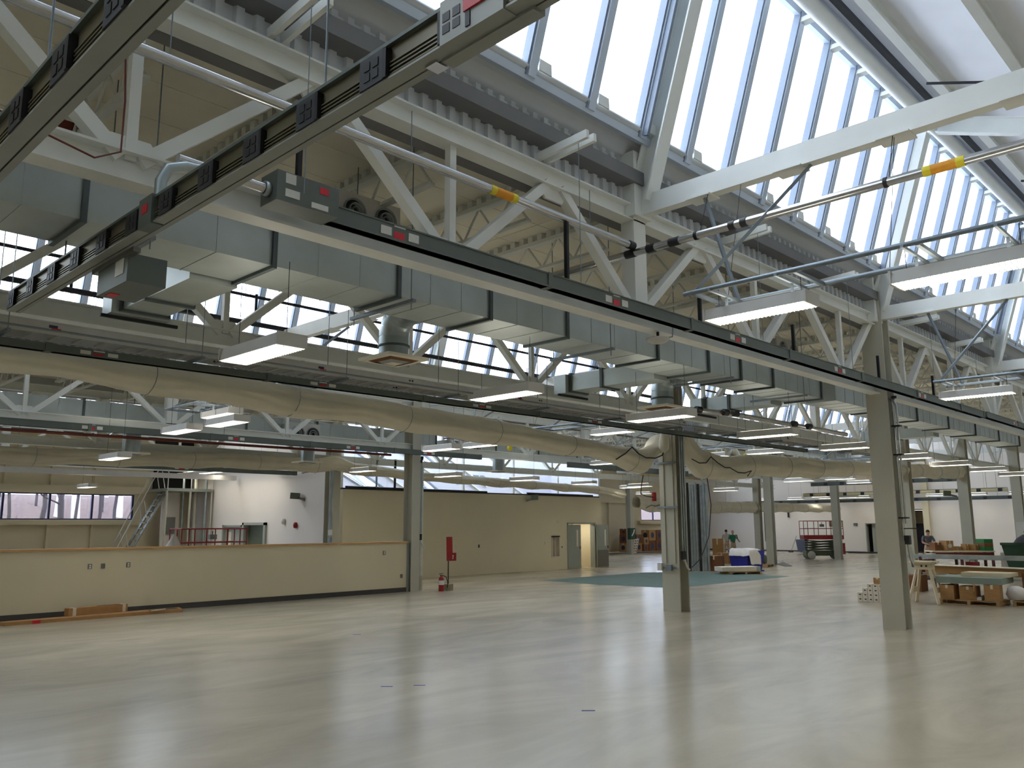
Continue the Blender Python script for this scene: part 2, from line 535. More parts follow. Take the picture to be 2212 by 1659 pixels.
SL = 0.372
def monitor(idx, yo, dz, spans, tie=True):
    """saw-tooth roof light: solid slope rising to the ridge, steep glazing facing +y, ribbed upstand below"""
    ys, zs = 6.3 + yo, 7.54 + dz            # sill edge of the glazing
    yt, zt = 5.35 + yo, 10.43 + dz          # head of the glazing
    yb = -3.2 + yo
    for si, (x0, x1) in enumerate(spans):
        s = '%d%s' % (idx, '' if si == 0 else 'b')
        c = struct_root('ceiling_slope_%s' % s, (x0, yb, 6.75 + dz))
        zr = lambda y: 10.62 + dz + (y - (4.6 + yo)) * SL
        MB().prism([(x0, yb - .1, zr(yb - .1)), (x0, 5.2 + yo, zr(5.2 + yo)), (x0, 5.2 + yo, zr(5.2 + yo) + .2), (x0, yb - .1, zr(yb - .1) + .2)], (x1 - x0, 0, 0)).build('roof_slab', 'white_ceiling', c)
        MB().box(x0, x1, yb - .15, yb, 6.3 + dz, zr(yb) + .1).build('riser', 'white_corrugated', c)
        MB().box(x0, x1, 5.1 + yo, 5.5 + yo, zt + .16, zr(5.2 + yo) + .22).build('ridge_cap', 'white_ceiling', c)
        # ridge tube and purlins
        MB().tube([(x0, 5.02 + yo, 10.36 + dz), (x1, 5.02 + yo, 10.36 + dz)], .13, 12).build('ridge_tube', 'white_steel', c)
        MB().box(x0, x1, 4.70 + yo, 4.80 + yo, 10.42 + dz, 10.5 + dz).build('ridge_gap_shade', 'dark_plug', c)  # dark strip stands in for the shaded gap between ridge tube and purlin
        y = 4.35 + yo
        while y > yb + .3:
            z = zr(y)
            MB().ibeam((x0, y, z - .14), (x1, y, z - .14), .16, .26, .02).build('purlin', 'white_steel', c)
            y -= 1.42
        x = 9.25
        while x < x1:
            if x > x0 + .5:
                ya = 4.9 + yo
                MB().ibeam((x, ya, zr(ya) - .42), (x, yb + .2, zr(yb + .2) - .42), .18, .34, .02).build('rafter', 'white_steel', c)
            x += 8.6
        # upstand: ribbed sheet, lip and rounded sill
        w = struct_root('wall_upstand_%s' % s, (x0, 6.6 + yo, 6.45 + dz))
        xs, pr = x0, []
        while xs < x1:
            for dx, d in ((0, 0), (.08, 0), (.10, .045), (.18, .045)):
                pr.append((xs + dx, d))
            xs += .2
        zz0, zz1 = 6.5 + dz, 7.3 + dz
        rows = [[(px, 6.62 + yo + d, z) for px, d in pr] for z in (zz0, zz1)]
        MB().grid(rows, False).build('ribbed_sheet', 'white_corrugated', w)
        MB().box(x0, x1, 6.72 + yo, 6.9 + yo, 6.3 + dz, 7.5 + dz).build('backing', 'roofing', w)
        prof = [(6.68, 7.24), (6.60, 7.27), (6.565, 7.30), (6.515, 7.42), (6.50, 7.44), (6.44, 7.47), (6.38, 7.53), (6.33, 7.57), (6.27, 7.58), (6.22, 7.55), (6.20, 7.50), (6.26, 7.46), (6.7, 7.46)]
        MB().grid([[(xx, py + yo, pz + dz) for py, pz in prof] for xx in (x0, x1)], True).build('sill_fascia', 'white_corrugated', w)
        # glazing
        g = struct_root('window_rooflight_%s' % s, (x0, ys, zs))
        d = Vector((0, yt - ys, zt - zs))
        nrm = Vector((0, d.z, -d.y)).normalized()
        p0, p1 = Vector((0, ys, zs - .12)), Vector((0, yt, zt + .08))
        for q in (p0, p1):
            MB().beam((x0, q.y, q.z), (x1, q.y, q.z), .1, .1, nrm).build('rail', 'blue_frame', g)
        base = None
        heavy = [9.25 + 8.6 * k for k in range(-2, 7)]
        k0 = math.ceil((x0 - 12.38) / 1.14)
        k1 = math.floor((x1 - 12.38) / 1.14)
        pb = None
        for k in range(k0, k1 + 1):
            x = 12.38 + 1.14 * k
            if base is None:
                base = MB().beam((x + .07, p0.y, p0.z), (x + .07, p1.y, p1.z), .13, .16, nrm).build('mullion', 'blue_frame', g)
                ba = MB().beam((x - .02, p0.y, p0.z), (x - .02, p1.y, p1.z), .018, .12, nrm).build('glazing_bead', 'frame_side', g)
                br = MB().box(x + .0, x + .16, 5.02 + yo, 5.42 + yo, zt - .10, zt - .02).build('head_bracket', 'white_steel', g)
                cl = MB().box(x + .15, x + .36, 6.16 + yo, 6.18 + yo, zs - .05, zs + .1).build('sill_clip', 'white_steel', g)
                xb = x
            else:
                for o, nm in ((base, 'mullion'), (ba, 'glazing_bead'), (br, 'head_bracket'), (cl, 'sill_clip')):
                    piece(o, nm, g, (x - xb, 0, 0))
            if k < k1:
                if pb is None:
                    po = nrm * .05
                    q = [Vector((x + .15, p0.y, p0.z)) + po, Vector((x + 1.10, p0.y, p0.z)) + po, Vector((x + 1.10, p1.y, p1.z)) + po, Vector((x + .15, p1.y, p1.z)) + po]
                    pb = MB().prism(q, nrm * .012).build('pane', 'clear_glass', g)
                    xp = x
                else:
                    piece(pb, 'pane', g, (x - xp, 0, 0))
        # heavy rafters in the glazing plane, with the slotted channel beside them
        for x in heavy:
            if x0 + .5 < x < x1:
                a, b = Vector((x, 6.42 + yo, 6.6 + dz)), Vector((x, 5.25 + yo, 10.25 + dz))
                MB().ibeam(a, b, .26, .3, .025, (0, 1, 0)).build('heavy_rafter', 'white_steel', g)
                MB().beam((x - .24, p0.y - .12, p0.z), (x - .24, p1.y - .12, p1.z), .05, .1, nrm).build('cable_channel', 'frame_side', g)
                MB().box(x - .2, x + .2, 6.42 + yo, 6.72 + yo, 6.35 + dz, 7.3 + dz).build('rafter_shoe', 'white_steel', g)
monitor(1, 0.0, 0.0, [(X0, X1)])
monitor(2, 15.0, -0.38, [(X0, X1)])
monitor(3, 30.0, -0.38, [(X0, 17.75), (34.0, X1)])
# gable ends closing the bays over the court
for i, x in enumerate((17.75, 33.8)):
    struct(MB().prism([(x, 26.8, 0 if i else 6.2), (x, Y1 + .3, 0 if i else 6.2), (x, Y1 + .3, 10.9), (x, 26.8, 10.9)], (.2, 0, 0)).build('wall_court_side_%d' % (i + 1), 'court_wall'))

# ------------------------------------------------------------------ made-up court beyond the far partition, open to the sky to light its wall
def court():
    outer = [Vector((18.0, 30, 0)), Vector((33.8, 30, 0)), Vector((33.8, 30, 6.6)), Vector((18.0, 30, 6.6))]
    lights = [[(20.05, 4.41), (21.38, 3.77), (22.54, 3.77), (21.28, 4.41)], [(21.0, 5.3), (21.85, 4.82), (23.0, 4.82), (22.1, 5.3)],
              [(24.2, 4.2), (25.0, 3.75), (25.75, 3.75), (25.0, 4.2)], [(24.3, 5.3), (25.1, 4.82), (25.85, 4.82), (25.0, 5.3)],
              [(28.0, 4.5), (28.5, 4.2), (29.2, 4.2), (28.7, 4.5)]]
    holes = [[Vector((x, 30, z)) for x, z in h] for h in lights]
    polys = [outer] + holes
    flat = [p for q in polys for p in q]
    tris = tessellate_polygon(polys)
    mb = MB()
    mb.add(flat, [tuple(t) for t in tris])
    mb.add([p + Vector((0, .2, 0)) for p in flat], [tuple(t) for t in tris])
    k = 0
    for q in polys:
        n = len(q)
        for i in range(n):
            a, b = q[i], q[(i + 1) % n]
            mb.add([a, b, b + Vector((0, .2, 0)), a + Vector((0, .2, 0))], [(0, 1, 2, 3)])
    struct(mb.build('wall_court', 'court_wall'))
    for i, q in enumerate(holes):
        r = struct_root('window_court_%d' % (i + 1), q[1])
        MB().prism([p + Vector((0, .1, 0)) for p in q], (0, .01, 0)).build('pane', 'clear_glass', r)
        for a, b in zip(q, q[1:] + q[:1]):
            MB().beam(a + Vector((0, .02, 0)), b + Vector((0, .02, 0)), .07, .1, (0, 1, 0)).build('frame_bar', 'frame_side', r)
        for t in (.45,):
            top = q[0].lerp(q[3], t + .1)
            bot = q[1].lerp(q[2], t - .25)
            MB().beam(bot, top, .1, .08, (0, 1, 0)).build('mullion', 'blue_frame', r)
    # long sloping ribs on the court wall
    for i, (xa, za, ln) in enumerate(((19.3, 4.9, 2.4), (22.2, 4.55, 2.2), (23.1, 5.6, 2.4), (26.3, 5.3, 2.6), (27.3, 4.35, 1.5), (30.0, 4.45, 1.6))):
        struct(MB().beam((xa, 29.97, za), (xa + ln, 29.97, za - ln * .5), .05, .09, (0, 1, 0)).build('trim_court_rib_%d' % (i + 1), 'white_steel'))
    # glazing above the partition
    r = struct_root('window_court_screen', (18.1, 26.75, 3.46))
    xs = [18.15, 21.3, 24.4, 27.5, 30.6, 33.75]
    for x in xs:
        MB().box(x - .04, x + .04, 26.7, 26.8, 3.52, 6.3).build('mullion', 'white_steel', r)
    for a, b in zip(xs[:-1], xs[1:]):
        MB().box(a + .04, b - .04, 26.74, 26.75, 3.52, 6.3).build('pane', 'clear_glass', r)
    MB().box(18.15, 33.75, 26.68, 26.82, 3.46, 3.52).build('sill', 'black_iron', r)
    # vestibule behind the double door
    v = MB()
    v.box(30.9, 34.0, 28.4, 28.5, 0, 2.5).box(30.9, 31.0, 26.82, 28.4, 0, 2.5).box(33.7, 33.8, 26.82, 28.4, 0, 2.5).box(30.9, 33.8, 26.82, 28.5, 2.4, 2.5)
    struct(v.build('wall_vestibule', 'cream_wall'))
    t = thing('ceiling_light', 'added light panel out of view, brightening the vestibule inside the open double door', 'light', (32.6, 27.6, 2.36))  # added lamp, unseen, to brighten the space behind the door
    MB().box(32.2, 33.1, 27.3, 27.9, 2.36, 2.4).build('frame', 'light_white', t)
    MB().box(32.25, 33.05, 27.35, 27.85, 2.352, 2.36).build('lamp_panel', 'tube_glow', t)
court()

# ------------------------------------------------------------------ doors
def door_leaf(parent, x0, x1, y, z1=2.1, glass_side=1, kick=False):
    d = MB().box(x0, x1, y - .02, y + .02, .01, z1).build('door_leaf', 'door_grey', parent)
    gx = x0 + .72 * (x1 - x0) if glass_side > 0 else x0 + .2 * (x1 - x0)
    MB().box(gx - .06, gx + .06, y - .026, y + .026, 1.05, 1.85).build('vision_panel', 'tape_white', d)
    MB().box(x1 - .1 if glass_side > 0 else x0 + .04, x1 - .04 if glass_side > 0 else x0 + .1, y - .06, y + .06, .92, 1.06).build('door_handle', 'steel_dull', d)
    if kick:
        MB().box(x0 + .02, x1 - .02, y - .026, y + .026, .04, .85).build('kick_plate', 'kick_steel', d)
    return d
r = struct_root('door_1', (31.15, 26.6, 0))
fr = MB().box(31.1, 31.17, 26.56, 26.86, 0, 2.2).box(33.18, 33.25, 26.56, 26.86, 0, 2.2).box(31.1, 33.25, 26.56, 26.86, 2.13, 2.2)
fr.build('door_frame', 'door_grey', r)
door_leaf(r, 31.18, 32.15, 26.64)
door_leaf(r, 33.22, 34.15, 26.48, kick=True)
r = struct_root('door_2', (17.75, 33.45, 0))
MB().box(17.68, 18.0, 33.4, 33.5, 0, 2.14).box(17.68, 18.0, 35.05, 35.15, 0, 2.14).box(17.68, 18.0, 33.4, 35.15, 2.06, 2.14).build('door_frame', 'door_grey', r)
MB().box(17.8, 17.85, 33.5, 34.27, .01, 2.06).build('door_leaf', 'door_grey', r)
d = MB().box(17.8, 17.85, 34.28, 35.05, .01, 2.06).build('door_leaf', 'door_grey', r)
MB().box(17.79, 17.86, 34.5, 34.75, 1.2, 1.85).build('vision_panel', 'tape_white', d)
r = struct_root('door_3', (17.75, 31.45, 0))
MB().box(17.66, 18.0, 31.4, 31.56, 0, 2.24).box(17.66, 18.0, 33.2, 33.34, 0, 2.24).box(17.66, 18.0, 31.4, 33.34, 2.13, 2.24).build('door_frame', 'door_grey', r)
MB().box(17.9, 17.95, 31.56, 33.2, .01, 2.13).build('door_leaf', 'olive_metal', r)
r = struct_root('door_4', (61.95, 23.5, 0))
MB().box(61.9, 62.3, 23.45, 23.52, 0, 2.14).box(61.9, 62.3, 24.33, 24.4, 0, 2.14).box(61.9, 62.3, 23.45, 24.4, 2.08, 2.14).build('door_frame', 'door_grey', r)
MB().box(62.1, 62.14, 23.52, 24.0, .01, 2.08).build('door_leaf', 'door_grey', r)
# room seen through the opening in the back wall
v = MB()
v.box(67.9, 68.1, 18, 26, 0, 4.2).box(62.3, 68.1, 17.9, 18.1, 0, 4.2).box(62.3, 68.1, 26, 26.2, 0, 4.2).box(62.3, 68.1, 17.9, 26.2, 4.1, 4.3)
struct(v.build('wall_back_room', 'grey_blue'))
struct(MB().box(67.5, 67.9, 19, 25, 2.1, 3.0).build('trim_back_room', 'cream_wall'))
struct(MB().box(61.7, 62.0, 19.9, 20.3, 0, 6.6).box(61.8, 62.0, 22.4, 22.9, 0, 4.2).build('trim_pilaster', 'cream_wall'))

# ------------------------------------------------------------------ outside
rows = []
for j in range(13):
    y = 40 + j * 5
    rows.append([(x, y, -.2 + min(4.6, max(0, (y - 44)) * .19) + .5 * noise.noise(Vector((x * .08, y * .08, 0)))) for x in range(-20, 111, 5)])
struct(MB().grid(rows).build('ground_hillside', 'leaf_litter', base=(0, 40, 0)))
def make_tree(name, h, seed, label, crown=True):
    rng = random.Random(seed)
    t = thing(name, label, 'tree', (0, 0, 0), 'bare trees in the wood outside')
    lean = Vector((rng.uniform(-.05, .05), rng.uniform(-.05, .05), 1))
    pts = [lean * (h * k / 8) + Vector((rng.uniform(-.1, .1), rng.uniform(-.1, .1), -.3 if k == 0 else 0)) for k in range(9)]
    r0 = h * .010 + .03
    MB().tube(pts, [r0 * (1 - .85 * k / 8) for k in range(9)], 7).build('trunk', 'glare_paled_bark', t)
    mb = MB()
    def grow(p, d, ln, r, lv):
        q = p + d * ln * .5 + Vector((rng.uniform(-.1, .1), rng.uniform(-.1, .1), 0)) * ln
        e = q + (d + Vector((rng.uniform(-.2, .2), rng.uniform(-.2, .2), .25))).normalized() * ln * .5
        mb.tube([p, q, e], [r, r * .8, r * .45], 4, False)
        if lv:
            for k in range(3):
                s = rng.choice((p.lerp(q, .8), q, q.lerp(e, .5), e))
                nd = (d + Vector((rng.uniform(-.9, .9), rng.uniform(-.9, .9), rng.uniform(-.1, .7)))).normalized()
                grow(s, nd, ln * rng.uniform(.45, .7), r * .5, lv - 1)
    for k in range(16 if crown else 7):
        z = rng.uniform(.28, .97)
        p = pts[int(z * 8)].lerp(pts[min(8, int(z * 8) + 1)], z * 8 % 1)
        a = rng.uniform(0, 6.28)
        grow(p, Vector((math.cos(a), math.sin(a), rng.uniform(.3, 1.0))).normalized(), h * rng.uniform(.12, .24) * (1.25 - z), r0 * .35, 2)
    mb.build('branches', 'glare_paled_bark', t)['kind'] = 'stuff'
    return t
t = make_tree('woodland_tree', 10, 77, 'dark woodland tree trunk seen through the ribbon window', False)
t['group'] = 'dark woodland trees outside the ribbon window'
for ch in t.children:
    ch.data.materials[0] = MATS['trunk_dark']
rngw = random.Random(21)
for i in range(26):
    y = 43.5 + 1.0 * i
    x = (3.6 + 11.4 * ((i * .381966) % 1)) * y / 38.6 + rngw.uniform(-.4, .4)
    loc = (x, y, -.5 + min(4.6, max(0, y - 44) * .19))
    if i == 0:
        t.location = loc
    else:
        d = dup(t, loc, rngw.uniform(0, 6.28))
        s_ = rngw.uniform(.7, 1.6)
        d.scale = (s_, s_, 1)
LBT = 'tall bare glare-paled tree standing in the wood beyond the building'
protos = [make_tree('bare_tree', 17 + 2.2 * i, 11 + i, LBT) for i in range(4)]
spots = []
rng = random.Random(5)
for i in range(24):
    y = rng.uniform(48, 70)
    x = rng.uniform(-2, 26) * y / 45
    spots.append((x, y))
for i, (x, y) in enumerate(spots):
    z = -.4 + min(4.6, max(0, (y - 44)) * .19)
    if i < 4:
        protos[i].location = (x, y, z)
    else:
        dup(protos[i % 4], (x, y, z), rng.uniform(0, 6.28))
# ================================================================== steelwork
def ORD(k):
    return '%d%s' % (k, 'th' if 10 <= k % 100 <= 20 else {1: 'st', 2: 'nd', 3: 'rd'}.get(k % 10, 'th'))
def column(x, y, top, label, face='x', w=.44, d=.42, cond=0, plate=True):
    c = thing('steel_column', label, 'column', (x, y, 0))
    ax = (1, 0, 0) if face == 'x' else (0, 1, 0)
    MB().ibeam((x, y, 0), (x, y, top), w, d, .03, ax).build('shaft', 'column_paint', c)
    # the box plates that close the flanges on the hall side
    if face == 'x':
        MB().box(x - .02, x + .02, y - w / 2, y + w / 2, top - .4, top - .38).build('stiffener', 'column_paint', c)
    else:
        MB().box(x - w / 2, x + w / 2, y - .02, y + .02, top - .4, top - .38).build('stiffener', 'column_paint', c)
    for k in range(cond):
        px, py = (x + .05 + .0 * k, y - w / 2 - .03 - .07 * k) if face == 'x' else (x + w / 2 + .03 + .07 * k, y - .1)
        MB().tube([(px, py, 1.0), (px, py, top - .6)], .022, 8).build('conduit', 'galvanised', c)
        for z in (1.4, 2.6, 3.7):
            MB().box(px - .05, px + .05, py - .035, py + .035, z, z + .03).build('conduit_clamp', 'black_plastic', c)
    return c
C1 = column(17.99, 6.58, 7.0, 'pale painted steel column with twin conduits beside the tan sawhorse', 'x', .44, .4)
C2 = column(17.9, 11.8, 7.0, 'steel column carrying grey channels and outlet boxes, standing on bare floor before the green tarp', 'x', .5, .42)
C3 = column(17.44, 21.62, 6.7, 'pale steel column at the end of the low partition', 'y', .34, .45)
C4 = column(17.7, 26.66, 6.7, 'steel column where the far partition meets the tall white wall', 'y', .4, .45)
C5 = column(41.4, 21.3, 6.7, 'steel column beside the grey plate lying on the floor', 'x', .4, .36)
C6 = column(48.7, 25.85, 6.7, 'steel column behind the two standing men', 'x', .4, .36)
C7 = column(49.75, 21.3, 6.7, 'steel column in front of the red scissor lift', 'x', .4, .36)
C8 = column(41.4, 11.75, 7.0, 'steel column with a wall horn rising behind the cluttered work table', 'x', .44, .4)
C9 = column(49.3, 11.5, 7.0, 'steel column beyond the green dumpster', 'x', .44, .4)
C10 = column(49.3, 36.25, 6.7, 'steel column in front of the stacked cartons', 'y', .3, .4)
C11 = column(34.0, 11.75, 7.0, 'steel column hidden behind the twin-conduit column', 'x', .44, .4)

# services on the twin-conduit column
for k, py in enumerate((6.33, 6.26)):
    pts = [(18.0, py + .12, 4.72), (18.0, py + .05, 4.68), (18.0, py, 4.55), (18.0, py, 1.75 + .35 * k)]
    MB().tube(pts, .022, 8).build('conduit', 'chrome_pipe', C1)
for z in (2.2, 3.5, 4.1):
    MB().box(17.93, 18.05, 6.2, 6.38, z, z + .03).build('conduit_clamp', 'black_plastic', C1)
MB().box(17.95, 18.05, 6.2, 6.3, 1.68, 1.86).build('connector', 'black_plastic', C1)
MB().lathe([(0, -.02), (.05, -.02), (.055, .03), (.0, .03)], (18.0, 6.30, 4.72), 10).build('conduit_cap', 'black_plastic', C1)
MB().tube([(18.0, 6.25, 1.68), (18.0, 6.22, 1.4), (18.02, 6.2, 1.25), (18.05, 6.21, 1.4), (18.06, 6.24, 1.62)], .03, 8).build('coiled_cable', 'chrome_pipe', C1)
MB().tube([(18.0, 6.36, 2.0), (18.0, 6.05, 2.0)], .01, 6).build('rod', 'black_plastic', C1)
# services on the channel column
for dy in (-.15, .12):
    MB().box(17.66, 17.69, 11.8 + dy - .02, 11.8 + dy + .02, 1.15, 4.4).build('strut_channel', 'column_paint', C2)
for z in (1.02, 2.5, 3.6):
    MB().box(17.62, 17.66, 11.5, 12.1, z, z + .045).build('cross_strut', 'strut_grey', C2)
MB().box(17.56, 17.64, 11.98, 12.1, .98, 1.16).build('outlet_box', 'light_white', C2)
MB().box(17.56, 17.64, 11.7, 11.84, .98, 1.12).build('outlet_box', 'strut_grey', C2)
for dx in (0, .09, .18):
    MB().tube([(17.8 + dx, 11.5, 1.2), (17.8 + dx, 11.5, 4.5)], .022, 8).build('conduit', 'galvanised', C2)
MB().box(17.75, 17.87, 11.45, 11.53, 1.25, 1.45).build('connector', 'black_plastic', C2)
MB().tube([(17.8, 11.46, 1.25), (17.85, 11.42, 1.05), (17.95, 11.42, 1.0)], .025, 8).build('flex_whip', 'light_white', C2)
MB().tube([(17.66, 12.2, 2.9), (17.66, 12.2, 2.68)], .06, 10).build('red_plug', 'red_paint', C2)
cab = tag(MB().tube([(16.72, 11.85, 3.28), (16.78, 11.95, 3.05), (16.95, 12.1, 2.85), (17.3, 12.2, 2.8), (17.6, 12.2, 2.78)], .012, 6).build('hanging_cable', 'black_plastic'), 'thin black cable drooping from the canvas roll to the red plug', 'cable')
cab = tag(MB().tube([(19.4, 11.7, 3.3), (19.45, 11.65, 2.6), (19.2, 11.6, 1.8), (18.6, 11.5, 1.25), (18.15, 11.48, 1.05)], .012, 6).build('hanging_cable', 'black_plastic'), 'thin dark cable drooping from the hemmed canvas end to the column foot', 'cable')
# services on the partition-end column
pp = tag(MB().lathe([(.12, 0), (.12, .42), (.135, .43), (.135, .5), (.12, .51), (.12, 4.0), (.03, 4.3), (0, 4.3)], (17.86, 21.72, 0), 16).build('rainwater_pipe', 'column_paint'), 'fat cream standpipe beside the partition-end column', 'pipe')
for k in range(2):
    MB().tube([(17.64 + .05 * k, 21.42, 1.85), (17.64 + .05 * k, 21.42, 4.2)], .018, 8).build('conduit', 'galvanised', C3)
MB().box(17.62, 17.68, 21.36, 21.44, 1.62, 1.82).build('connector', 'black_plastic', C3)
MB().tube([(17.65, 21.4, 1.62), (17.7, 21.38, 1.5), (17.78, 21.38, 1.38)], .03, 8).build('flex_whip', 'light_white', C3)
MB().tube([(17.7, 21.42, 4.35), (17.62, 21.4, 4.15)], .05, 8).build('cable_gland', 'black_plastic', C3)
for k in range(2):
    MB().tube([(17.52 - .12 * k, 26.36, .3), (17.52 - .12 * k, 26.36, 4.2)], .03, 8).build('conduit', 'galvanised', C4)
# stacked galvanised strips round the next column of that line
st = thing('metal_strip_bundle', 'tall bundle of galvanised metal strips standing upright at the edge of the tarp', 'metal strips', (33.4, 21.0, 0))
rng = random.Random(3)
for i in range(11):
    x, y = 33.15 + .06 * i, 21.5 - .105 * i
    h = 4.0 - (0.9 if i == 2 else .06 * (i % 3))
    MB().box(x - .02, x + .05, y - .045, y + .045, 0, h).build('metal_strip', 'galvanised' if i not in (3, 7) else 'black_plastic', st)

# ------------------------------------------------------------------ trusses
def truss(y, x0, zb, zt, label, n=5, post=True, w=.22):
    t = thing('roof_truss', label, 'truss', (x0, y, zb), 'roof trusses')
    L = 17.2
    MB().ibeam((x0, y, zb + .13), (x0 + L, y, zb + .13), w, .26, .022).build('bottom_chord', 'white_steel', t)
    MB().ibeam((x0, y, zt + .12), (x0 + L, y, zt + .12), w, .24, .022).build('top_chord', 'white_steel', t)
    bots = [x0 + 1.7 + 3.45 * k for k in range(n)]
    tops = [x0] + [x0 + 3.43 + 3.45 * k for k in range(n - 1)] + [x0 + L]
    a, b = zb + .2, zt + .05
    for i, bx in enumerate(bots):
        MB().beam((bx - .08, y, a), (tops[i] + .12, y, b), .12, .13, (0, 1, 0)).build('diagonal', 'white_steel', t)
        MB().beam((bx + .08, y, a), (tops[i + 1] - .12, y, b), .12, .13, (0, 1, 0)).build('diagonal', 'white_steel', t)
        big = i == 2 and post
        MB().beam((bx, y, a), (bx, y, b), .28 if big else .09, .22 if big else .09, (0, 1, 0)).build('post', 'white_steel', t)
        MB().prism([(bx - .3, y - .015, a), (bx + .3, y - .015, a), (bx + .16, y - .015, a + .2), (bx - .16, y - .015, a + .2)], (0, .03, 0)).build('gusset', 'white_steel', t)
    for tx in tops[1:-1]:
        MB().prism([(tx - .3, y - .015, b), (tx + .3, y - .015, b), (tx + .16, y - .015, b - .2), (tx - .16, y - .015, b - .2)], (0, .03, 0)).build('gusset', 'white_steel', t)
    return t
SEG = {0: 'over the open hall floor', 1: 'over the middle of the hall', 2: 'at the far end of the hall'}
for y, zb, zt, segs, nm in ((6.6, 4.8, 6.3, (0, 1, 2), 'carrying the long grey busway'), (11.8, 4.8, 6.3, (0, 1, 2), 'above the cable tray'),
                            (21.6, 4.5, 5.95, (0, 1, 2), 'above the low partition line'), (26.5, 4.42, 5.95, (0, 1, 2), 'above the far partition line'), (36.5, 4.5, 5.95, (0,), 'along the window wall')):
    for s in segs:
        truss(y, .65 + 17.2 * s, zb, zt, 'white lattice roof truss %s, %s' % (nm, SEG[s]), w=.22)

# ------------------------------------------------------------------ bar joists of the low bays
def joist(x, ya, yb, z, rods):
    t = thing('bar_joist', '', 'joist', (x, ya, z - .5), 'open-web joists of the low bays')
    MB().box(x - .07, x + .07, ya, yb, z - .16, z - .10).build('top_chord', 'white_steel', t)
    n = int((yb - ya) / .2)
    sp = MB()
    for k in range(n):
        y = ya + .1 + k * .2
        sp.box(x - .08, x + .08, y - .05, y + .05, z - .10, z - .004)
    sp.build('deck_flutes', 'white_steel', t)['kind'] = 'stuff'
    MB().box(x - .05, x + .05, ya + .4, yb - .4, z - .58, z - .54).build('bottom_chord', 'white_steel', t)
    m = 6
    w = (yb - ya - .8) / m
    for k in range(m if rods else 0):
        y = ya + .4 + k * w
        for a, b in (((x, y, z - .56), (x, y + w / 2, z - .13)), ((x, y + w / 2, z - .13), (x, y + w, z - .56))):
            MB().tube([a, b], .018, 5, False).build('web_rod', 'white_steel', t)
    return t
def joists(ya, yb, z, x0, where, far=33):
    p = joist(2.2 + x0, ya, yb, z, True)
    p['label'] = 'white open-web bar joist %s, first counted from the plug-in busway end' % where
    k = 1
    x = 2.2 + x0 + 1.72
    while x < far:
        k += 1
        dup(p, (x, ya, z - .5), 0, 'white open-web bar joist %s, %s counted from the plug-in busway end' % (where, ORD(k)))
        x += 1.72
joists(6.93, 11.66, 6.75, 0.5, 'over the big duct', 40)
joists(21.93, 26.3, 6.42, 0.5, 'past the low partition', 40)
# ------------------------------------------------------------------ tie beams across the saw-tooth bays
def tie(x, ya, yb, z, label, brace=True):
    t = thing('tie_beam', label, 'beam', (x, ya, z), 'tie beams across the roof lights')
    MB().beam((x, ya, z), (x, yb, z), .16, .28).build('beam', 'white_steel', t)
    y = ya - 1.0
    while y > yb:
        MB().box(x - .14, x + .14, y - .18, y + .18, z - .16, z - .14).build('clip_plate', 'white_steel', t)
        y -= 1.25
    return t
for i, x in enumerate((9.3, 17.9, 26.5, 35.1, 43.7, 52.3)):
    tie(x, 6.5, -3.2, 6.53, 'white tie beam across the near roof light, %s counted from the plug-in busway' % ORD(i + 1))
    tie(x, 21.5, 11.9, 6.2, 'white tie beam across the roof light beyond the duct, %s from the plug-in busway' % ORD(i + 1))
# ================================================================== ducts
def duct_x(name, label, y0, y1, z0, z1, xs, group=None):
    t = thing(name, label, 'duct', (xs[0], (y0 + y1) / 2, z0), group)
    for a, b in zip(xs[:-1], xs[1:]):
        s = MB().box(a, b, y0, y1, z0, z1).build('duct_section', 'duct_metal', t)
        n = max(1, round((b - a) / .55))
        for k in range(1, n):
            x = a + (b - a) * k / n
            MB().box(x - .006, x + .006, y0 - .006, y1 + .006, z0 - .006, z1 + .006).build('seam', 'duct_metal', s)
        MB().box(b - .025, b + .025, y0 - .035, y1 + .035, z0 - .035, z1 + .035).build('flange', 'duct_flange', t)
    return t
D1 = duct_x('main_duct', 'long galvanised rectangular duct running behind the busway truss', 7.6, 8.42, 4.78, 5.32, [-1.5, .9, 2.36, 4.23, 5.87, 7.39, 8.94, 11.22, 12.79, 13.93, 15.2, 17.4])
D1b = duct_x('main_duct', 'galvanised rectangular duct continuing past the twin-conduit column', 7.7, 8.4, 4.85, 5.3, [18.4, 21, 23.6, 26.2, 28.8, 31.4, 34])
D2 = duct_x('main_duct', 'galvanised rectangular duct behind the truss of the low partition line', 22.5, 23.3, 4.75, 5.3, [-1, 2, 5, 7.4, 9.6, 11.9, 14.3, 16.8, 19.2])
D3 = duct_x('main_duct', 'galvanised rectangular duct past the partition-end column', 22.5, 23.2, 4.7, 5.15, [19.8, 22.2, 24.6, 27, 29.4])
# trapeze hangers
for i, (x, d, ya, yb, z, top) in enumerate(((2.9, 'main', 7.45, 8.6, 4.72, 6.74), (5.95, 'main', 7.45, 8.6, 4.72, 6.74), (9.78, 'main', 7.45, 8.6, 4.72, 6.74), (13.3, 'main', 7.45, 8.6, 4.72, 6.74), (16.25, 'main', 7.45, 8.6, 4.72, 6.74))):
    t = thing('duct_hanger', 'slotted strut trapeze under the long galvanised duct, %s from the crossing plug-in busway' % ORD(i + 1), 'hanger', (x, ya, z), 'trapeze hangers of the long duct')
    MB().box(x - .025, x + .025, ya - .06, yb + .06, z - .04, z).build('strut', 'strut_grey', t)
    for y in (ya, yb):
        MB().tube([(x, y, z - .12), (x, y, top)], .007, 6).build('rod', 'strut_grey', t)
